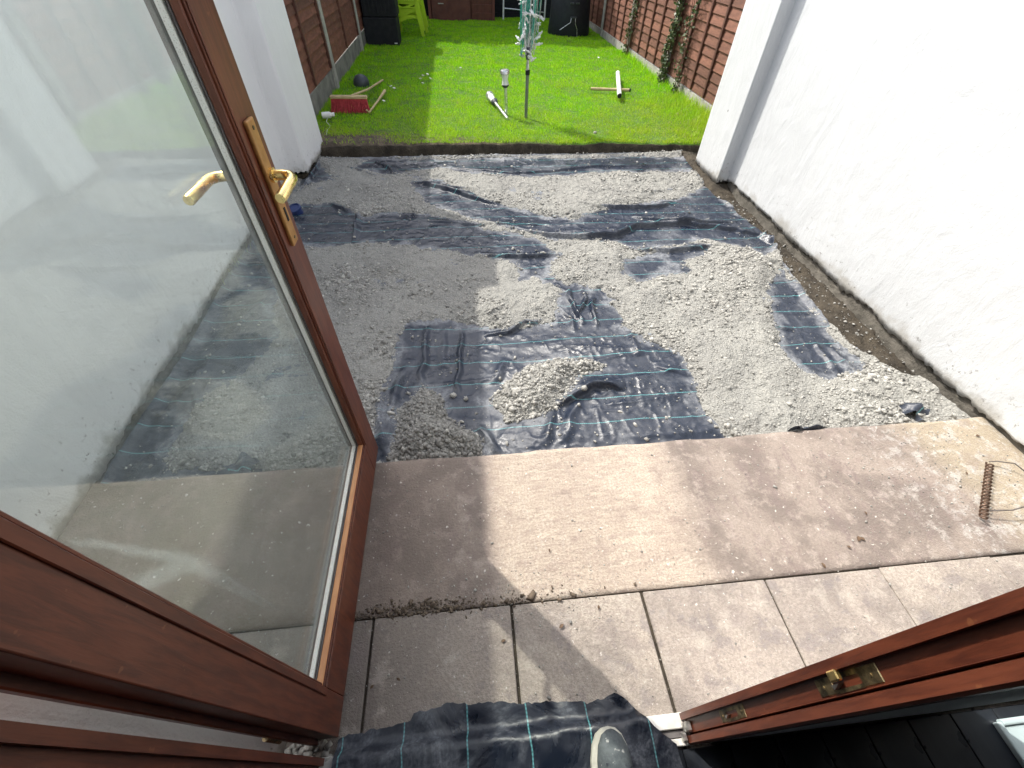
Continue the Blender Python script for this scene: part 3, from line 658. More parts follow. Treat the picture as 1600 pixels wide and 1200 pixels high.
# ------------------------------------------------------------ the two white walls
def wall(name, x0, x1, y0, y1, h, side, label, pil):
    t = empty(name, ((x0+x1)/2, (y0+y1)/2, 0), label=label, cat='wall'); ox, oy = -(x0+x1)/2, -(y0+y1)/2
    face = x1 if side > 0 else x0; back = x0 if side > 0 else x1
    px, py0, py1 = pil
    # plan outline along the inner face, sampled; bottom edge ragged
    path = []
    for y in np.arange(y0, py0, .012): path.append((face, y))
    path.append((face, py0))
    for x in np.linspace(face, px, 8)[1:]: path.append((x, py0))
    for y in np.arange(py0+.012, py1, .012): path.append((px, y))
    path.append((px, py1))
    for x in np.linspace(px, back, 10)[1:]: path.append((x, py1))
    path = np.array(path); s = np.concatenate([[0], np.cumsum(np.hypot(*np.diff(path, axis=0).T))])
    rag = .008+.018*fbm(s, s*0+(3 if side > 0 else 7), .25, 5, 600)+.010*vnoise(s, s*0, .02, 601)
    zs = [0, .04, .1, .25, .6, 1.2, h]
    rows = []
    for k, z in enumerate(zs):
        zz = rag if k == 0 else np.full(len(s), z)
        rows.append(np.stack([path[:, 0]+ox, path[:, 1]+oy, zz], 1))
    P = np.stack(rows, 0); n = len(s); F = grid_faces(n, len(zs)); V = P.reshape(-1, 3)
    # inner return at the bottom (plaster thickness), the top and the back
    q = V[:n].copy(); ctr = np.array([back+ox, 0, 0]); q[:, 0] += (.03 if side < 0 else -.03); q[:, 2] += .004
    V = np.vstack([V, q]); m = len(V)-n; F = np.vstack([F, [(i+1, i, m+i, m+i+1) for i in range(n-1)]])
    tp = V[(len(zs)-1)*n:len(zs)*n].copy(); tp[:, 0] = back+ox; m = len(V); V = np.vstack([V, tp]); b = (len(zs)-1)*n
    F = np.vstack([F, [(b+i, b+i+1, m+i+1, m+i) for i in range(n-1)]])
    m = len(V); V = np.vstack([V, [(back+ox, y0+oy, -.1), (back+ox, y1+oy, -.1), (back+ox, y1+oy, h), (back+ox, y0+oy, h)]]); F = np.vstack([F, [(m, m+1, m+2, m+3)]])
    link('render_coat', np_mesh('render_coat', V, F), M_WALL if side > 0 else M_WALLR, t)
    # footing behind the ragged edge
    f0 = face+(.018 if side < 0 else -.018); fy = np.arange(y0, y1, .03); fx = f0+.006*fbm(fy, fy*0, .1, 3, 640)
    rows = [np.stack([fx+ox+(.02 if side < 0 else -.02)*0, fy+oy, np.full(len(fy), z)+.004*vnoise(fy, fy*0+z, .05, 650)], 1) for z in (-.16, -.08, .0, .09)]
    rows[0][:, 0] += -.02*(1 if side < 0 else -1); rows[1][:, 0] += -.012*(1 if side < 0 else -1)
    P = np.stack(rows, 0); link('footing', np_mesh('footing', P.reshape(-1, 3), grid_faces(len(fy), 4)), M_FOOT, t)
    fb = MB().box(min(px, back)+ox+.02, max(px, back)+ox-.02, py0+oy+.015, py1+oy-.012, -.16, .03, .004); fb.build('footing', M_SOIL, t)
    return t
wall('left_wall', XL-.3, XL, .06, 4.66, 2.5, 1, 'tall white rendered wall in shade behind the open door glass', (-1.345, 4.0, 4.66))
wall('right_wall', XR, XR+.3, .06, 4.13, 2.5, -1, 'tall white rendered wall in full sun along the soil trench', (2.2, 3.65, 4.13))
# weeds at the foot of the left wall
V, F, tone = blades(np.full(26, XL+.015)+rng.normal(0, .006, 26), rng.uniform(2.3, 3.2, 26), np.full(26, -.03), rng.uniform(.03, .1, 26), np.full(26, .003), .5, 77)
me = np_mesh('weeds', V, F); attr(me, 'tone', tone); attr(me, 'dry', np.full(len(tone), .8))
tag(link('weeds', me, M_GRASS), 'thin dry weeds sprouting along the foot of the left white wall', 'weeds', kind='stuff')

# ------------------------------------------------------------ fences
def fence(name, x, side, posts, ystart, label, bm_, gb_h, gb_mat):
    t = empty(name, (x, ystart, 0), label=label, cat='fence')
    pm = MB().box(-.05, .05, -.05, .05, -.2, 2.02, .008).mesh('post'); pm.materials.append(M_CONC)
    ys = [ystart]+posts
    for y in posts: link('post', pm, parent=t, loc=(0, y-ystart, 0))
    for a, b in zip(ys[:-1], ys[1:]):
        L = b-a-.10; y0 = a-ystart+.05
        g = MB().box(-.02, .02, y0, y0+L, -.06, gb_h, .004); g.build('gravel_board', gb_mat, t)
        nb = 20; H = 1.98-gb_h; step = H/nb
        bmesh_ = MB().prism([(-.003, step*.62), (.003, step*.62), (.009, -step*.60), (-.009, -step*.62)], 0, L, 'y').mesh('board'); bmesh_.materials.append(bm_)
        for k in range(nb):
            o = link('board', bmesh_, parent=t, loc=(-side*.006+rnd.uniform(-.002, .002), y0, gb_h+.02+step*(k+.5))); o.rotation_euler = (rnd.uniform(-.004, .004), side*.10, 0)
        bt = MB().box(-.012, .012, -.018, .018, gb_h+.02, 1.99, .002).mesh('batten'); bt.materials.append(M_BATTEN)
        for f in ((.03, .27, .5, .73, .97) if side > 0 else (.02, .5, .98)) if L > 1.5 else (.05, .5, .95):
            link('batten', bt, parent=t, loc=(-side*.026, y0+L*f, 0))
        c = MB().box(-.03, .03, y0, y0+L, 1.995, 2.02, .003); c.build('capping', M_BATTEN, t)
    return t
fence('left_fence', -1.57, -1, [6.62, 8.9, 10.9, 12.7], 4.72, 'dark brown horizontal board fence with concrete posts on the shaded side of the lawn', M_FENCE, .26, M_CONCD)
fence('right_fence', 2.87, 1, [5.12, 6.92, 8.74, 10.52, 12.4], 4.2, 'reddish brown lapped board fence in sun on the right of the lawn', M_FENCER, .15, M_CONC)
t = empty('back_fence', (0, 13.0, 0), label='shade-blackened fence across the far end behind the shed', cat='fence')
bmsh = MB().box(0, 4.5, -.008, .008, -.08, .08).mesh('board'); bmsh.materials.append(M_BLACK)  # deep shade of the far end put into near-black board colour
for k in range(13): link('board', bmsh, parent=t, loc=(-1.6, rnd.uniform(-.003, .003), .05+k*.146), rot=(.1, 0, 0))

def leaf_cloud(name, P, size, m, parent=None, seed=3, dark=None, kind=None):
    r = np.random.default_rng(seed); n = len(P)
    A = r.normal(0, 1, (n, 3)); A /= np.linalg.norm(A, axis=1)[:, None]; B = np.cross(A, r.normal(0, 1, (n, 3))); B /= np.linalg.norm(B, axis=1)[:, None]
    s = (size*r.uniform(.6, 1.4, n))[:, None]
    V = np.stack([P-A*s*.6, P+B*s*.42, P+A*s*.7, P-B*s*.42], 1).reshape(-1, 3)
    F = np.arange(4*n).reshape(-1, 4); me = np_mesh(name, V, F); attr(me, 'tone', np.repeat(r.random(n) if dark is None else dark, 4))
    o = link(name, me, m, parent)
    if kind: o['kind'] = kind
    return o
# tall evergreen hedge beyond the end of the garden: its shade covers the far lawn
N = 60000; hx = rng.uniform(-3.2, 4.6, N); hz = rng.random(N)**.8
top = 6.3+.5*fbm(hx, hx*0, 1.2, 3, 700)
dep = .55+.25*fbm(hx, hz*5, .8, 3, 710); hy = 14.0+dep*np.where(rng.random(N) < .5, -1, 1)*rng.uniform(.75, 1.05, N)*np.sqrt(np.clip(1-hz**6, 0, 1)); hz = hz*top
tt = empty('conifer_hedge', (.7, 14, 0), label='tall dark evergreen hedge behind the shed and far fence', cat='hedge')
leaf_cloud('foliage', np.stack([hx-.7, hy-14, hz], 1), .10, M_HEDGE, tt, 31, kind='stuff')
for k in range(9):
    MB().tube([(-3.5+k*.87, 0, -.1), (-3.45+k*.87, .03, 2.8), (-3.5+k*.87, 0, 5.6)], [.07, .05, .02], 8).build('trunk', M_SHED, tt)
# ivy on the right fence
def ivy(y, z1, n, label, seed):
    r = np.random.default_rng(seed); t = empty('ivy', (2.80, y, 0), label=label, cat='ivy')
    ph = r.random(5)*6
    for q in range(3):
        pts = [(-.01+.01*math.sin(k+q), .05*math.sin(k*.55+ph[q])+.03*(q-1), k*z1/12) for k in range(13)]
        MB().tube(pts, [.006-.0003*k for k in range(13)], 5).build('stem', M_BATTEN, t)
    z = r.random(n)**1.1*z1; P = np.stack([-.02+r.normal(0, .022, n), .05*np.sin(z*7+ph[0])+r.normal(0, .045, n)*(1.1-.4*z/z1), z+.02], 1)
    leaf_cloud('leaves', P, .030, M_IVY, t, seed, kind='stuff')
ivy(6.83, 1.75, 1500, 'thick dark ivy climbing the second concrete post of the sunny fence', 51)
ivy(6.36, 1.3, 330, 'thin strand of ivy climbing bare boards of the sunny fence', 52)
ivy(8.62, 1.2, 420, 'small dark ivy beside the farther concrete post of the sunny fence', 53)
ivy(5.0, 1.5, 240, 'sparse ivy sprigs at the fence end beside the white pilaster', 54)

# ------------------------------------------------------------ shed and things at the far end
t = empty('shed', (0, 12.4, 0), label='brown wooden garden shed with plain door at the far end', cat='shed')
bd = MB().box(0, 1., -.009, .009, -.078, .078, .002).mesh('board'); bd.materials.append(M_SHED)
for k in range(13): link('board', bd, parent=t, loc=(.36, .03, .08+k*.14), rot=(.1, 0, 0)).scale.x = .48
d = MB().box(-.50, .34, -.02, .02, .02, 1.75, .004).build('door', M_SHED, t); 
MB().box(-.36, -.24, -.032, -.018, .30, .316, .002).build('hinge', M_STEEL, d)
MB().box(.28, .31, -.032, -.018, .9, 1.0, .003).build('handle', M_STEEL, d)
for sx0 in (-.55, .84): MB().box(sx0-.03, sx0+.03, -.012, .04, 0, 1.85, .004).build('corner_post', M_SHED, t)
MB().box(-.53, .82, .06, .5, 0.0, 1.8).build('side_wall', M_SHED, t)
MB().box(-.70, 1.0, -.12, .58, 1.86, 1.90, .004).build('roof', M_GREY, t)
t = empty('white_frame', (1.07, 12.5, 0), label='white metal frame with grey crossbar standing beside the brown shed', cat='frame')
for x, y in ((0, 0), (.95, .1)): MB().tube([(x, y, .0), (x+.01, y, 1.1)], .018, 10).build('leg', M_WHITEP, t, smooth=True)
MB().tube([(.0, 0, .235), (.95, .1, .16)], .012, 8).build('crossbar', M_ALU, t, smooth=True)
MB().tube([(.0, 0, 1.1), (.96, .1, 1.1)], .016, 8).build('top_rail', M_WHITEP, t, smooth=True)
MB().lathe([(.06, 0), (.06, .012), (.03, .03), (.02, .03)], 14).build('foot', M_GREY, t)

# black storage cabinet by the left fence
t = empty('storage_cabinet', (-1.24, 9.7, .03), label='tall black plastic cabinet beside the lime green chairs', cat='cabinet')
MB().box(-.30, .25, -.25, .25, 0, .37, .012, 2).build('lower_box', M_BLACK, t)
MB().box(-.285, .27, -.24, .25, .375, 1.15, .012, 2).build('upper_box', M_BLACK, t)
for k in range(8): MB().box(-.25+k*.065, -.225+k*.065, -.252, -.238, .42, 1.1, .004).build('rib', M_BLACK, t)
MB().box(-.31, .29, -.27, .26, 1.152, 1.19, .01).build('lid', M_BLACK, t)
MB().box(.17, .22, -.257, -.249, .025, .04, .001).build('label_tag', M_WHITEP, t)

# lime green plastic armchairs, one stacked in the other
def armchair(loc, rz, label):
    t = empty('garden_chair', loc, rz, label, 'chair', 'stacked lime green garden chairs')
    s = MB(); s.box(-.23, .23, -.22, .22, .40, .422, .008, 2); s.build('seat', M_LIME, t)
    for k in range(2):
        x = -.25 if k == 0 else .25; sg = -1 if k == 0 else 1
        MB().prism([(-.27, 0), (-.215, 0), (-.17, .42), (-.19, .64), (-.245, .64), (-.25, .42)], x-.03*sg-.022, x-.03*sg+.022, 'x').build('leg', M_LIME, t)
        MB().prism([(.30, 0), (.25, 0), (.17, .42), (.22, .64), (.27, .62), (.235, .42)], x-.03*sg-.022, x-.03*sg+.022, 'x').build('leg', M_LIME, t)
        MB().prism([(-.27, .635), (.28, .605), (.28, .635), (-.10, .665), (-.27, .665)], x-.03*sg-.035, x-.03*sg+.035, 'x').build('armrest', M_LIME, t)
        MB().prism([(-.25, .12), (-.21, .13), (-.12, .21), (0, .25), (.12, .265), (.24, .25), (.24, .30), (.1, .315), (-.06, .30), (-.18, .24), (-.25, .19)], x-.045*sg-.008, x-.045*sg+.008, 'x').build('side_brace', M_LIME, t)
        MB().prism([(-.23, .37), (.2, .35), (.2, .40), (-.23, .42)], x-.045*sg-.008, x-.045*sg+.008, 'x').build('seat_rim', M_LIME, t)
        MB().prism([(-.20, .37), (-.155, .37), (-.075, .32), (.10, .36), (.14, .36), (.13, .345), (-.06, .29), (-.11, .29)], x-.045*sg-.007, x-.045*sg+.007, 'x').build('strut', M_LIME, t)
    MB().prism([(-.22, .40), (-.22, .33), (-.1, .29), (.1, .29), (.22, .33), (.22, .40)], -.235, -.222, 'y').build('front_apron', M_LIME, t)
    b = MB()
    for k in range(5):
        x = -.18+k*.09; b.prism([(.20, .42), (.225, .42), (.345, .86), (.32, .86)], x-.028, x+.028, 'x')
    b.build('back_slats', M_LIME, t)
    MB().box(-.235, .235, .315, .345, .84, .93, .01, 2).build('back_top', M_LIME, t)
    for sx_ in (-.235, .235): MB().prism([(.19, .42), (.235, .42), (.35, .9), (.31, .9)], sx_-.02, sx_+.02, 'x').build('back_post', M_LIME, t)
armchair((-.86, 10.55, .03), math.radians(-97), 'lower lime green plastic armchair of the stack, partly behind the black cabinet')
armchair((-.85, 10.55, .125), math.radians(-97), 'upper lime green plastic armchair nested in the one standing on the grass')

# round black bin in the far right corner
t = empty('compost_bin', (2.22, 10.75, .03), label='large round black bin in the far right corner of the lawn', cat='bin')
MB().lathe([(.40, 0), (.41, .03), (.385, .3), (.37, .62), (.36, .66)], 40).build('body', M_BLACKBLUE, t, smooth=True)
MB().lathe([(.39, .662), (.395, .70), (.33, .76), (.12, .80), (.05, .81)], 40).build('lid', M_BLACKBLUE, t, smooth=True)
for x in (-.05, .055): MB().box(x-.033, x+.033, -.40, -.375, .485, .51, .004).build('handle', M_GREY, t)
MB().box(-.06, .06, -.415, -.39, .285, .31, .004).build('vent', M_GREY, t)
MB().tube([(-.05, -.41, .29), (-.06, -.43, .23), (-.26, -.44, .12)], .005, 6).build('cord', M_ALU, t)
MB().tube([(.03, -.41, .29), (.04, -.43, .2), (.075, -.44, .13), (.085, -.45, .02)], .005, 6).build('cord', M_ALU, t)

# ------------------------------------------------------------ rotary dryer
t = empty('rotary_dryer', (.71, 5.32, 0), label='folded rotary clothes dryer with teal lines standing in the lawn', cat='clothes dryer')
MB().tube([(0, 0, -.05), (0, 0, .44)], .017, 12).build('lower_pole', simple('grey_green_tube', (.22, .25, .22), (.15, .17, .15), 20, .4, Metallic=.5), t, smooth=True)
MB().tube([(0, 0, .43), (0, 0, .47), (0, 0, .475)], [.022, .024, .018], 12).build('collar', M_BLACK, t, smooth=True)
MB().tube([(0, 0, .46), (0, 0, 1.95)], .0155, 12).build('upper_pole', M_ALU, t, smooth=True)
MB().tube([(0, 0, .56), (0, 0, .62), (0, 0, .66)], [.022, .034, .022], 12).build('hub', M_GREY, t, smooth=True)
dirs = [(math.cos(a), math.sin(a)) for a in (.5, .5+PI/2, .5+PI, .5+3*PI/2)]
for cx, cy in dirs:
    MB().tube([(.028*cx, .028*cy, .60), (.055*cx, .055*cy, .75), (.085*cx, .085*cy, 1.95)], .009, 8).build('arm', M_ALU, t, smooth=True)
for k in range(26):
    a = rnd.uniform(0, 2*PI); r0 = rnd.uniform(.04, .115); z0 = rnd.uniform(.57, .85); b = a+rnd.uniform(-.5, .5)
    pts = [(r0*.5*math.cos(a), r0*.5*math.sin(a), 1.8)]
    for q in range(1, 7):
        f = q/6; rr = r0*(.7+.5*math.sin(f*2.6))+rnd.uniform(-.008, .008); pts.append((rr*math.cos(a+(b-a)*f), rr*math.sin(a+(b-a)*f), 1.8+(z0-1.8)*f))
    pts.append((pts[-1][0]*.8, pts[-1][1]*.8+.02, z0+.03)); pts.append((rr*math.cos(b+.6), rr*math.sin(b+.6), 1.75))
    MB().tube(pts, .0032, 5).build('line', M_LINE if k % 4 else M_ALU, t)
pm = MB(); pm.prism([(-.0045, -.04), (.0045, -.04), (.009, .035), (.004, .042), (-.0, .02)], -.006, -.0005, 'y').prism([(-.0045, -.04), (.0045, -.04), (0, .02), (-.004, .042), (-.009, .035)], .0005, .006, 'y').box(-.010, .010, -.008, .008, -.012, .012, .003)
pegm = pm.mesh('clothes_peg'); 
for i in range(46):
    a = rnd.uniform(0, 2*PI); rr = rnd.uniform(.07, .125); z = [.6, .66, .72, .78, .86, .93, 1.0, 1.1][i % 8]+rnd.uniform(-.03, .03)
    col = 1 if i % 7 == 3 else 0
    mm = pegm if not col else pegm.copy()
    o = bpy.data.objects.new('clothes_peg', mm); C.objects.link(o)
    if not mm.materials: mm.materials.append(M_PEGG if col else M_WHITEP)
    if z < .67: rr *= .65
    o.location = (.71+rr*math.cos(a), 5.32+rr*math.sin(a), z); o.scale = (1.25, 1.0, .95); o.rotation_euler = (rnd.uniform(-1.3, 1.3), rnd.uniform(-2.4, 2.4), rnd.uniform(0, 6))
    tag(o, 'mint green plastic clothes peg clipped among the folded dryer lines' if col else 'white plastic clothes peg clipped on the folded dryer lines', 'clothes peg', 'mint pegs on the rotary dryer' if col else 'white pegs on the rotary dryer')

# ------------------------------------------------------------ things lying on the lawn
def solar(loc, rot, label):
    t = empty('garden_light', loc, 0, label, 'garden light'); t.rotation_euler = rot; t.scale = (1.35, 1.35, 1. if rot[0] == 0 else 1.75)
    MB().tube([(0, 0, 0), (0, 0, .27)], .013, 10).build('stake', M_ALU, t, smooth=True)
    MB().tube([(0, 0, .27), (0, 0, .285), (0, 0, .30)], [.015, .026, .03], 14).build('collar', M_GREY, t, smooth=True)
    MB().tube([(0, 0, .30), (0, 0, .345), (0, 0, .39)], [.028, .021, .03], 14).build('lamp_shade', M_WHITEP, t, smooth=True)
    MB().tube([(0, 0, .39), (0, 0, .42), (0, 0, .43)], [.035, .036, .03], 14).build('cap', M_ALU, t, smooth=True)
solar((.505, 5.40, .03), (0, -.06, 0), 'silver garden light with a pale head standing upright in the lawn')
solar((.50, 5.22, .055), (math.radians(-86), 0, math.radians(12)), 'silver garden light lying flat on the grass beside the standing one')
t = empty('wooden_stick', (1.69, 6.42, .065), label='pale round wooden stick lying on the grass beneath a white tube', cat='stick')
MB().tube([(0, 0, 0), (.48, -.12, .01)], .017, 10).build('rod', M_STICK, t, smooth=True)
MB().tube([(.475, -.119, .01), (.495, -.124, .01)], .019, 10).build('end_ring', M_BLACK, t)
t = empty('plastic_tube', (1.93, 5.93, .10), label='short white plastic tube lying across the wooden stick on the lawn', cat='tube')
MB().tube([(0, 0, 0), (.27, 1.08, .02)], .028, 14, cap=False).build('barrel', M_WHITEP, t, smooth=True)
MB().tube([(-.004, -.016, 0), (.006, .02, 0)], .024, 14).build('end_cap', M_BLACK, t)
# broom standing on its bristles
t = empty('broom', (-1.215, 5.62, .03), rz=-.03, label='broom with red bristles standing on the grass by the shaded fence', cat='broom')
MB().box(-.20, .20, -.03, .03, .125, .155, .010, 2).build('head_block', M_STICK, t)
bs = MB()
for k in range(34):
    for j in range(3):
        x = -.185+k*.0112; y = (j-1)*.018
        bs.tube([(x, y, .128), (x*1.04+rnd.uniform(-.004, .004), y-.014+rnd.uniform(-.004, .004), .07), (x*1.14+rnd.uniform(-.006, .006), y*1.6-.035+rnd.uniform(-.006, .006), .0)], [.0055, .0052, .0035], 5)
bs.build('bristles', M_RED, t)
MB().tube([(.03, .0, .15), (.10, .62, .075), (.17, 1.28, .03)], .012, 10).build('handle', M_STICK, t, smooth=True)
t = empty('hand_hoe', (-1.0, 5.47, .06), label='thin pale stick lying on the grass at the right end of the broom', cat='stick')
MB().tube([(0, 0, 0), (.05, .42, .01), (.09, .80, .02)], [.010, .011, .018], 10).build('shaft', M_STICK, t, smooth=True)
MB().tube([(-.02, -.02, .03), (.0, .0, .0), (.03, .02, .03)], .010, 8).build('fork', M_STICK, t)
t = empty('rubber_bowl', (-1.26, 6.75, .05), label='small dark grey dome shaped bowl upturned on grass behind the broom', cat='bowl')
t.rotation_euler = (.5, .2, 0)
MB().lathe([(.10, 0), (.098, .03), (.08, .07), (.045, .10), (.01, .11)], 24).build('shell', M_GREY, t, smooth=True)
MB().tube([(.102*math.cos(a), .102*math.sin(a), .004) for a in np.linspace(-2.4, -1.0, 9)], .006, 6).build('rim', M_ALU, t, smooth=True)
t = empty('plastic_bottle', (-1.42, 5.33, .075), rz=.25, label='small white plastic bottle lying by the shaded gravel board', cat='bottle')
MB().tube([(-.05, 0, 0), (-.045, 0, 0), (.03, 0, 0), (.045, 0, 0), (.05, 0, 0), (.07, 0, 0)], [.026, .03, .03, .022, .018, .018], 16).build('body', M_WHITEP, t, smooth=True)
MB().tube([(.055, 0, 0), (.08, 0, 0)], .020, 14).build('cap', M_WHITEP, t)
MB().tube([(0, -.02, -.02), (-.02, -.12, -.03), (.01, -.25, -.035), (-.03, -.38, -.035), (-.05, -.5, -.05)], .0025, 5).build('string', M_WHITEP, t)
for i, (px, py, s) in enumerate([(851,180,.012),(930,206,.03),(985,206,.02),(912,238,.012)]):
    x, y = ground_at(px, py, .06); V, F, tn = stone_cloud(np.array([[0, 0, 0.]]), np.array([s]), seed=500+i); me = np_mesh('stone', V, F); attr(me, 'tone', np.full(8, .9))
    tag(link('stone', me, M_STONE, loc=(x, y, .055)), 'small pale stone lying on the front part of the lawn', 'stone', 'pale stones on the lawn')

# ------------------------------------------------------------ small things on the patio and in the pit
t = empty('blue_cap', (-1.325, 3.38, -.03), label='small round blue plastic cap at the foot of the left wall', cat='pipe cap')
t.rotation_euler = (.25, -.15, 0)
MB().lathe([(.046, -.05), (.046, .0), (.052, .002), (.052, .018), (.046, .022), (.0405, .012), (.002, .012)], 28).build('disc', M_BLUE, t, smooth=True)
# corkscrew tether stake with a loop of wire
a = Vector((1.86, .535, .022)); b = Vector((2.095, .755, .024)); ax = (b-a).normalized(); sdv = Vector((0, 0, 1)).cross(ax).normalized()
t = empty('tether_stake', (1.86, .535, 0), label='rusty coiled wire tether stake lying on the concrete by the white wall', cat='stake')
pts = []
for k in range(0, 16*12+1):
    f = k/(16*12); an = 2*PI*16*f; p = a+(b-a)*f+.0105*(math.cos(an)*sdv+math.sin(an)*Vector((0, 0, 1))); pts.append(p-Vector((1.86, .535, 0)))
MB().tube(pts, .0035, 6).build('coil', M_RUST, t, smooth=True)
o0 = Vector((1.86, .535, 0))
w1 = [Vector((2.105, .765, .02)), Vector((2.14, .765, .02)), Vector((2.185, .74, .035)), Vector((2.20, .70, .03)), Vector((2.215, .66, .02)), Vector((2.26, .645, .012)), Vector((2.28, .63, .008))]
w2 = [Vector((2.285, .615, .01)), Vector((2.22, .63, .03)), Vector((2.15, .60, .06)), Vector((2.06, .56, .05)), Vector((1.98, .55, .04)), Vector((1.90, .56, .03))]
for w in (w1, w2): MB().tube([p-o0 for p in w], .0026, 6).build('wire', M_WIRE, t, smooth=True)
# a torn flap of membrane at the right end of the pit
def flap(px, py, w, h, rz, label):
    x, y = ground_at(px, py, ZP+.02); n = 12; P = []
    for i in range(n):
        for j in range(n):
            u, v = i/(n-1)-.5, j/(n-1)-.5; P.append((u*w*(1+.3*math.sin(v*7)), v*h*(1+.3*math.cos(u*6)), .03*math.exp(-(v*5)**2)*(1-.5*u)+.012*math.sin(u*9+v*4)+.012))
    me = np_mesh('membrane_flap', P, grid_faces(n, n)); attr(me, 'dust', np.zeros(n*n)+.1); tag(link('membrane_flap', me, M_MEMB, loc=(x, y, ZP+.02), rot=(0, 0, rz), smooth=True), label, 'membrane flap')
flap(1425, 645, .13, .10, .5, 'torn dark membrane flap curling up at the right corner of the pit')
flap(380, 735, .10, .12, .2, 'small black membrane flap standing at the pit edge behind the glass')
flap(1260, 675, .16, .02, .05, 'thin strip of dark membrane edge showing beside the concrete')
for i, (px, py) in enumerate([(1352,845),(1330,857),(1340,838),(1465,682),(1508,738),(1530,681),(1350,800),(935,953),(858,858),(880,975),(790,1000),(620,1060),(585,1070),(1283,880)]):
    x, y = ground_at(px, py, .002); n = 5; P = []
    L_ = rnd.uniform(.010, .020)*(1.6 if i < 3 else 1)
    for q in range(n):
        f = q/(n-1); ww = L_*.28*math.sin(f*PI*.9+.15); P += [(f*L_, -ww, .002+.004*math.sin(f*3)), (f*L_, ww, .004+.003*math.sin(f*2+1))]
    me = np_mesh('dead_leaf', P, [(2*q, 2*q+2, 2*q+3, 2*q+1) for q in range(n-1)])
    tag(link('dead_leaf', me, M_DEADLEAF, loc=(x, y, .001), rot=(0, 0, rnd.random()*6)), 'tiny dry brown leaf fragment lying on the pale concrete', 'leaf', 'leaf fragments on the patio')

# ------------------------------------------------------------ house: facade, doorway, interior
t = empty('house_front', (0, 0, 0), label='white rendered house front around the doorway', cat='house wall')
HB = .014
MB().box(-1.8, -.566, .014, .136, -.1, 2.6).build('wall', M_WALL, t); MB().box(-.566, -.517, .016, .05, -.1, 2.6).build('wall', M_WALL, t)
MB().box(.572, 1.25, .016, .058, -.1, 2.6).build('wall', M_WALL, t); MB().box(1.25, 2.25, .016, .058, -.1, .0).build('wall', M_WALL, t); MB().box(1.25, 2.25, .016, .058, 2.1, 2.6).build('wall', M_WALL, t); MB().box(2.25, 2.6, .016, .058, -.1, 2.6).build('wall', M_WALL, t)
wf = MB().box(1.25, 1.30, .020, .062, .0, 2.1, .003).box(2.2, 2.25, .020, .062, .0, 2.1, .003).box(1.30, 2.2, .020, .062, .0, .035, .003).box(1.30, 2.2, .020, .062, 2.05, 2.1, .003).build('side_window', M_BROWN, t)
MB().box(1.30, 2.2, .036, .042, .035, 2.05).build('pane', M_GLASS, wf)
MB().box(-.515, .572, .016, .058, 2.16, 2.6).build('lintel', M_WALL, t)
floor = empty('interior_floor', (0, 0, 0), kind='structure')
pl = MB().box(0, .128, 0, 3.2, -.02, 0, .0015).mesh('floorboard'); pl.materials.append(M_FLOORB)
for k in range(30): link('floorboard', pl, parent=floor, loc=(-1.6+k*.1305, -3.19, .015))
MB().box(-1.6, 2.4, -3.2, .012, -.1, -.01).build('sub_floor', M_CURT, floor)
room = empty('room', (0, 0, 0), kind='structure')
for a in ((-1.7, -1.6, -3.3, HB, -.1, 2.6), (2.4, 2.5, -3.3, HB, -.1, 2.6), (-1.7, 2.5, -3.4, -3.3, -.1, 2.6), (-1.7, 2.5, -3.4, HB, 2.55, 2.65)):
    MB().box(*a).build('room_wall', M_CURT, room)

fr = empty('door_frame', (0, .05, 0), label='mahogany brown wooden door frame with brass keeps around the doorway', cat='door frame')
def jamb(x0, sg):
    # stepped section: outer lip, keep face, groove, inner lip (plan, metres; y relative to .05)
    s = sg
    prof = [(x0, .034), (x0, .019), (x0+s*.012, .0185), (x0+s*.012, -.009), (x0+s*.008, -.010), (x0+s*.020, -.0125), (x0+s*.004, -.015), (x0+s*.002, -.030), (x0+s*.006, -.034), (x0+s*.055, -.034), (x0+s*.068, .030), (x0+s*.062, .034)]
    return MB().prism(prof, .028, 2.10, 'z')
rj = jamb(.502, 1).build('jamb', M_BROWN, fr)
jamb(-.448, -1).build('jamb', M_BROWN, fr)
MB().box(-.516, .570, -.034, .034, 2.10, 2.16, .003).build('head', M_BROWN, fr)
def keep(z, L, big):
    k = MB(); k.box(.5125, .5155, -.007, .016, z-L/2, z-L*.22, .001).box(.5125, .5155, -.007, .016, z+L*.22, z+L/2, .001).box(.5125, .5155, .010, .016, z-L*.23, z+L*.23).box(.5125, .5155, -.007, -.002, z-L*.23, z+L*.23)
    o = k.build('keep', M_BRASS_OLD, fr)
    MB().box(.5150, .5158, -.001, .009, z-L*.2, z+L*.2).build('recess', M_BLACK, o)
    for zz in (z-L*.38, z+L*.38): MB().tube([(.513, .004, zz), (.5112, .004, zz)], .003, 8).build('screw', M_BRASS_OLD, o)
    MB().prism([(-.002, z-L*.16), (.004, z-L*.19), (.004, z-L*.05)], .506, .5155, 'x').build('tongue', M_STEEL, o)
keep(.755, .15, 1); keep(.335, .13, 0)
MB().box(.497, .505, .006, .020, .742, .765, .002).build('latch_catch', M_BRASS, fr)
for z0 in (.03, .052): MB().box(.498, .512, -.008+.001*z0, .014, z0, z0+.018, .003).build('bottom_keep', M_STEEL, fr)
MB().box(.489, .500, -.026, -.008, .028, .046, .002).build('bottom_catch', M_STEEL, fr)
t = empty('threshold', (0, .05, 0), label='white aluminium door threshold showing beside the black membrane offcut', cat='threshold')
MB().box(-.47, .512, .002, .036, .0, .026, .002).build('outer_sill', M_ALUW, t)
MB().box(-.47, .512, -.016, .000, .0, .016, .001).build('channel', M_RUBBER, t)
MB().box(-.47, .512, -.034, -.018, .0, .027, .002).build('inner_sill', M_ALUW, t)
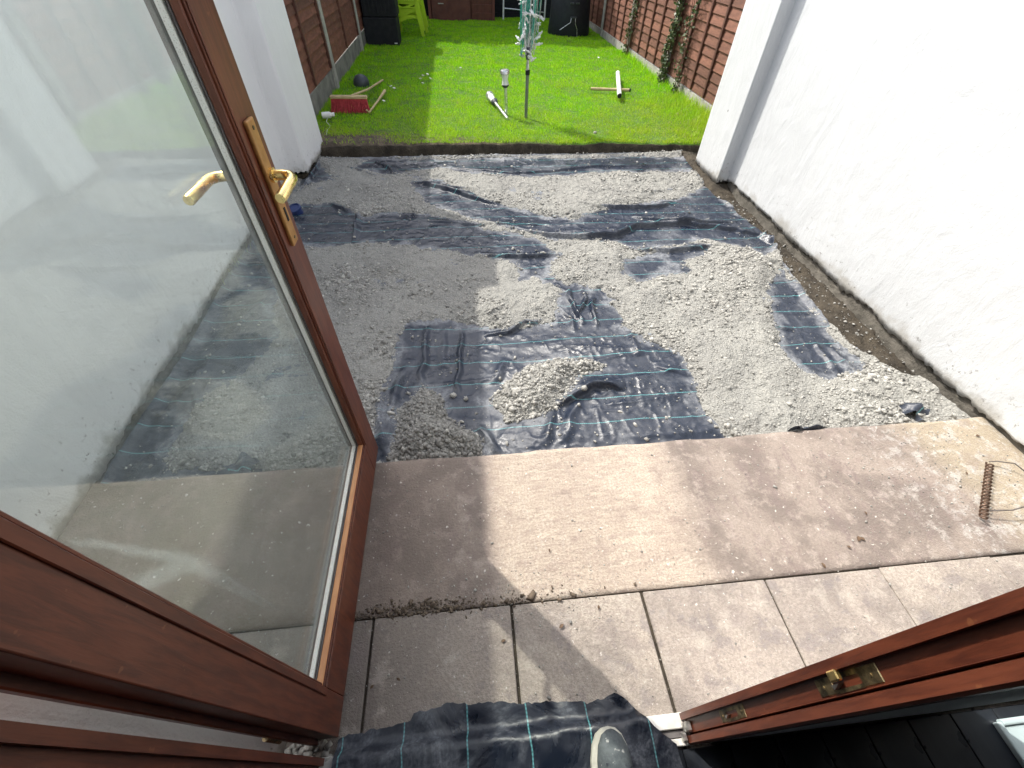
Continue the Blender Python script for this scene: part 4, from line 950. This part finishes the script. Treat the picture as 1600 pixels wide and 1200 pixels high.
# broken mortar at the foot of the hinge side
N = 40; V, F, tone = stone_cloud(np.stack([rng.uniform(-.55, -.44, N), rng.uniform(.075, .125, N), rng.uniform(.0, .03, N)], 1), rng.uniform(.008, .022, N), seed=44)
me = np_mesh('mortar_rubble', V, F); attr(me, 'tone', tone); tag(link('mortar_rubble', me, M_STONE), 'broken pale mortar lumps at the foot of the hinge side', 'rubble', kind='stuff')

# open door leaf: stands square to the house, hinged on the left jamb
XF = -.418; LY0, LY1 = .122, 1.042; TH = .052; LZ0, LZ1 = .035, 2.09
leaf = empty('glazed_door', (XF, LY0, 0), label='open mahogany brown glazed door leaf with brass lever handles', cat='door')
SW, RB = .10, .215     # stile width, height of the top of the bottom rail
g0, g1 = .088, LY1-LY0-.112        # glass opening along the leaf
def lb(a0, a1, z0, z1, x0=-TH, x1=0., bev=.002): return MB().box(x0, x1, a0, a1, z0, z1, bev, 2)
hs = lb(0, g0-.001, LZ0, LZ1).build('hinge_stile', M_BROWN, leaf)
fs = lb(g1+.001, LY1-LY0, LZ0, LZ1).build('lock_stile', M_BROWN, leaf)
lb(g0, g1, LZ0, RB).build('bottom_rail', M_BROWN, leaf); lb(g0, g1, 1.98, LZ1).build('top_rail', M_BROWN, leaf)
# raised moulding round the opening on the inner face, and the rebate lip outside the hinge edge
for n_, (a0, a1, z0, z1) in {'v1': (g0-.018, g0-.002, RB-.016, 1.996), 'v2': (g1+.004, g1+.016, RB-.016, 1.996)}.items():
    MB().box(.0005, .004, a0, a1, z0, z1, .0015).build('moulding', M_BROWN, leaf)
MB().box(.0005, .004, g0-.002, g1+.003, RB-.016, RB-.003, .0015).build('moulding', M_BROWN, leaf)
MB().box(-TH-.014, -TH+.0005, -.012, .05, LZ0, LZ1, .002).build('rebate_lip', M_BROWN, leaf)
MB().box(-TH-.014, -TH+.0005, LY1-LY0-.05, LY1-LY0, LZ0, LZ1, .002).build('rebate_lip', M_BROWN, leaf)
# glazing: bead, gasket, spacer, two panes
GX = -.020
MB().box(GX, -.004, g0+.001, g1-.001, RB+.0005, RB+.006, .0015).build('glazing_bead', M_BEAD, leaf)
MB().box(GX, -.004, g1-.006, g1-.0005, RB+.006, 1.979, .0015).build('glazing_bead', M_BROWN, leaf)
MB().box(GX, -.004, g0+.0005, g0+.006, RB+.006, 1.979, .0015).build('glazing_bead', M_BROWN, leaf)
MB().box(GX, -.004, g0+.006, g1-.006, 1.973, 1.979, .001).build('glazing_bead', M_BROWN, leaf)
def ring(x0, x1, w, m, name, d=0.):
    MB().box(x0, x1, g0+d, g1-d, RB+d, RB+d+w).build(name, m, leaf); MB().box(x0, x1, g0+d, g1-d, 1.98-d-w, 1.98-d).build(name, m, leaf)
    MB().box(x0, x1, g0+d, g0+d+w, RB+d+w, 1.98-d-w).build(name, m, leaf); MB().box(x0, x1, g1-d-w, g1-d, RB+d+w, 1.98-d-w).build(name, m, leaf)
ring(GX-.003, GX-.0005, .008, M_RUBBER, 'gasket')
ring(GX-.0185, GX-.0075, .010, M_SPACER, 'spacer', .0005)
ring(GX-.032, GX-.0235, .012, M_RUBBER, 'gasket', .0002)
for x0 in (GX-.0072, GX-.0232): MB().box(x0, x0+.004, g0+.0008, g1-.0008, RB+.0008, 1.9792).build('pane', M_GLASS, leaf)
# lever handles on long back plates
HY, HZ = .872, 1.13
for sg, name in ((1, 'inner'), (-1, 'outer')):
    x0 = .0005 if sg > 0 else -TH-.0005
    def bx(a, b): return (x0+sg*a, x0+sg*b) if sg > 0 else (x0+sg*b, x0+sg*a)
    yo = -.010
    a, b = bx(0, .009); p = MB().box(a, b, HY+yo-.019, HY+yo+.019, HZ-.155, HZ+.105, .003, 2).build('handle_plate', M_PLATE, leaf)
    for zz in (HZ-.14, HZ+.09): a, b = bx(.009, .0105); MB().tube([(a, HY+yo, zz), (b, HY+yo, zz)], .004, 10).build('screw', M_BRASS_OLD, p)
    a, b = bx(.009, .0105); MB().box(a, b, HY+yo-.004, HY+yo+.004, HZ-.10, HZ-.07).build('keyhole', M_BLACK, p)
    pts = [(x0+sg*.007, HY+yo, HZ), (x0+sg*.035, HY+yo, HZ), (x0+sg*.048, HY+yo-.004, HZ), (x0+sg*.056, HY+yo-.016, HZ), (x0+sg*.058, HY+yo-.03, HZ), (x0+sg*.058, HY+yo-.115, HZ), (x0+sg*.058, HY+yo-.118, HZ)]
    MB().tube(pts, [.0105, .0105, .0105, .0105, .0105, .0105, .009], 16).build('lever', M_BRASS, leaf, smooth=True)
    a, b = bx(.009, .016); MB().tube([(a, HY+yo, HZ), (b, HY+yo, HZ)], .015, 18).build('rose', M_BRASS, p, smooth=True)
for z in (.3, 1.06, 1.85): MB().tube([(-TH-.012, -.012, z-.04), (-TH-.012, -.012, z+.04)], .006, 10).build('hinge', M_BRASS_OLD, leaf, smooth=True)

# membrane offcut over the threshold, and the shoe standing on it
nx, ny = 110, 60
u = np.linspace(0, 1, nx)[None, :]; v = np.linspace(0, 1, ny)[:, None]
xf = -.425+(.47+.425)*u; 
ye = np.interp(xf, [-.43, -.40, -.24, -.225, -.13, .0, .13, .22, .26, .30, .345, .36, .40, .47], [.125, .128, .138, .158, .168, .160, .146, .140, .132, .140, .152, .140, .090, .018])+.004*vnoise(xf, xf*0, .02, 801)+.003*vnoise(xf, xf*0, .006, 802)
X = xf+0*v; Y = ye*v+(-.7)*(1-v)+0*X
sill = .032*sstep(.100, .084, Y)*1.
Z = .006+sill*(1)+.004*fbm(X, Y, .12, 3, 810)+.010*np.exp(-((X-.355-(.15-Y)*.5)/.02)**2)*sstep(0., .1, Y)+.006*np.exp(-((X+.2)/.05)**2)+.003*vnoise(X, Y, .03, 815)
Z = np.maximum(Z, np.where(Y < .09, .031, .003))
me = np_mesh('membrane_offcut', np.stack([X, Y, Z], -1).reshape(-1, 3), grid_faces(nx, ny))
tag(link('membrane_offcut', me, M_MAT, smooth=True), 'black membrane offcut with teal lines laid over the door threshold', 'membrane')

t = empty('shoe', (.285, -.055, .036), rz=-.10, label='dusty grey shoe toe with cream sole on the black offcut', cat='shoe')
def shoe_ring(f, sc):
    return None
prof = [(-.20, .034, .060), (-.12, .038, .085), (-.04, .043, .075), (.02, .047, .058), (.06, .046, .048), (.09, .040, .041), (.112, .028, .034), (.122, .012, .028), (.124, .002, .024)]
n = 20; P = []
for y, w, h in prof:
    for k in range(n):
        a = 2*PI*k/n; P.append((w*math.cos(a)*(1 if math.cos(a) > 0 else .96), y, .018+max(math.sin(a), 0)*(h-.012)+min(math.sin(a), 0)*.006))
F = [(i*n+k, i*n+(k+1) % n, (i+1)*n+(k+1) % n, (i+1)*n+k) for i in range(len(prof)-1) for k in range(n)]
o = link('upper', np_mesh('upper', P, F), M_SHOE, t, smooth=True)
ol = [(-.2, .036), (-.12, .041), (-.04, .047), (.02, .0515), (.06, .0505), (.092, .044), (.115, .032), (.127, .016), (.130, 0)]
poly = [(-w-.004, y) for y, w in ol]+[(w, y) for y, w in ol[-2::-1]]
MB().prism([(x*(1.02 if x < 0 else .93)-.002, y) for x, y in poly], 0, .022, 'z').build('sole', M_SOLE, t)
MB().prism([(-.026, .050), (.030, .046), (.034, .052), (-.028, .056)], .049, .0515, 'z').build('toe_seam', M_GREY, t)

# inside, to the right of the frame: pale glossy storage tray on the dark boards
t = empty('storage_tray', (1.545, -.25, .016), rz=.0, label='pale blue white glossy tray on the dark interior floorboards', cat='tray')
MB().box(-.16, .35, -.3, .22, 0, .012, .004, 2).build('base', M_PALE, t)
MB().box(-.175, -.16, -.31, .23, 0, .02, .004, 2).build('rim', M_PALE, t); MB().box(-.16, .35, .22, .235, 0, .02, .004, 2).build('rim', M_PALE, t)
for k in range(3): MB().box(-.08+k*.09, -.065+k*.09, -.28, .2, .0125, .022, .003).build('ridge', M_PALE, t)

# the lawn lies 2 cm above the height the lawn pieces were laid out at
for o in C.objects:
    if o.parent is None and o.get('category') in ('cabinet', 'chair', 'bin', 'clothes dryer', 'clothes peg', 'garden light', 'stick', 'tube', 'broom', 'bowl', 'bottle', 'frame', 'shed') : o.location.z += .02
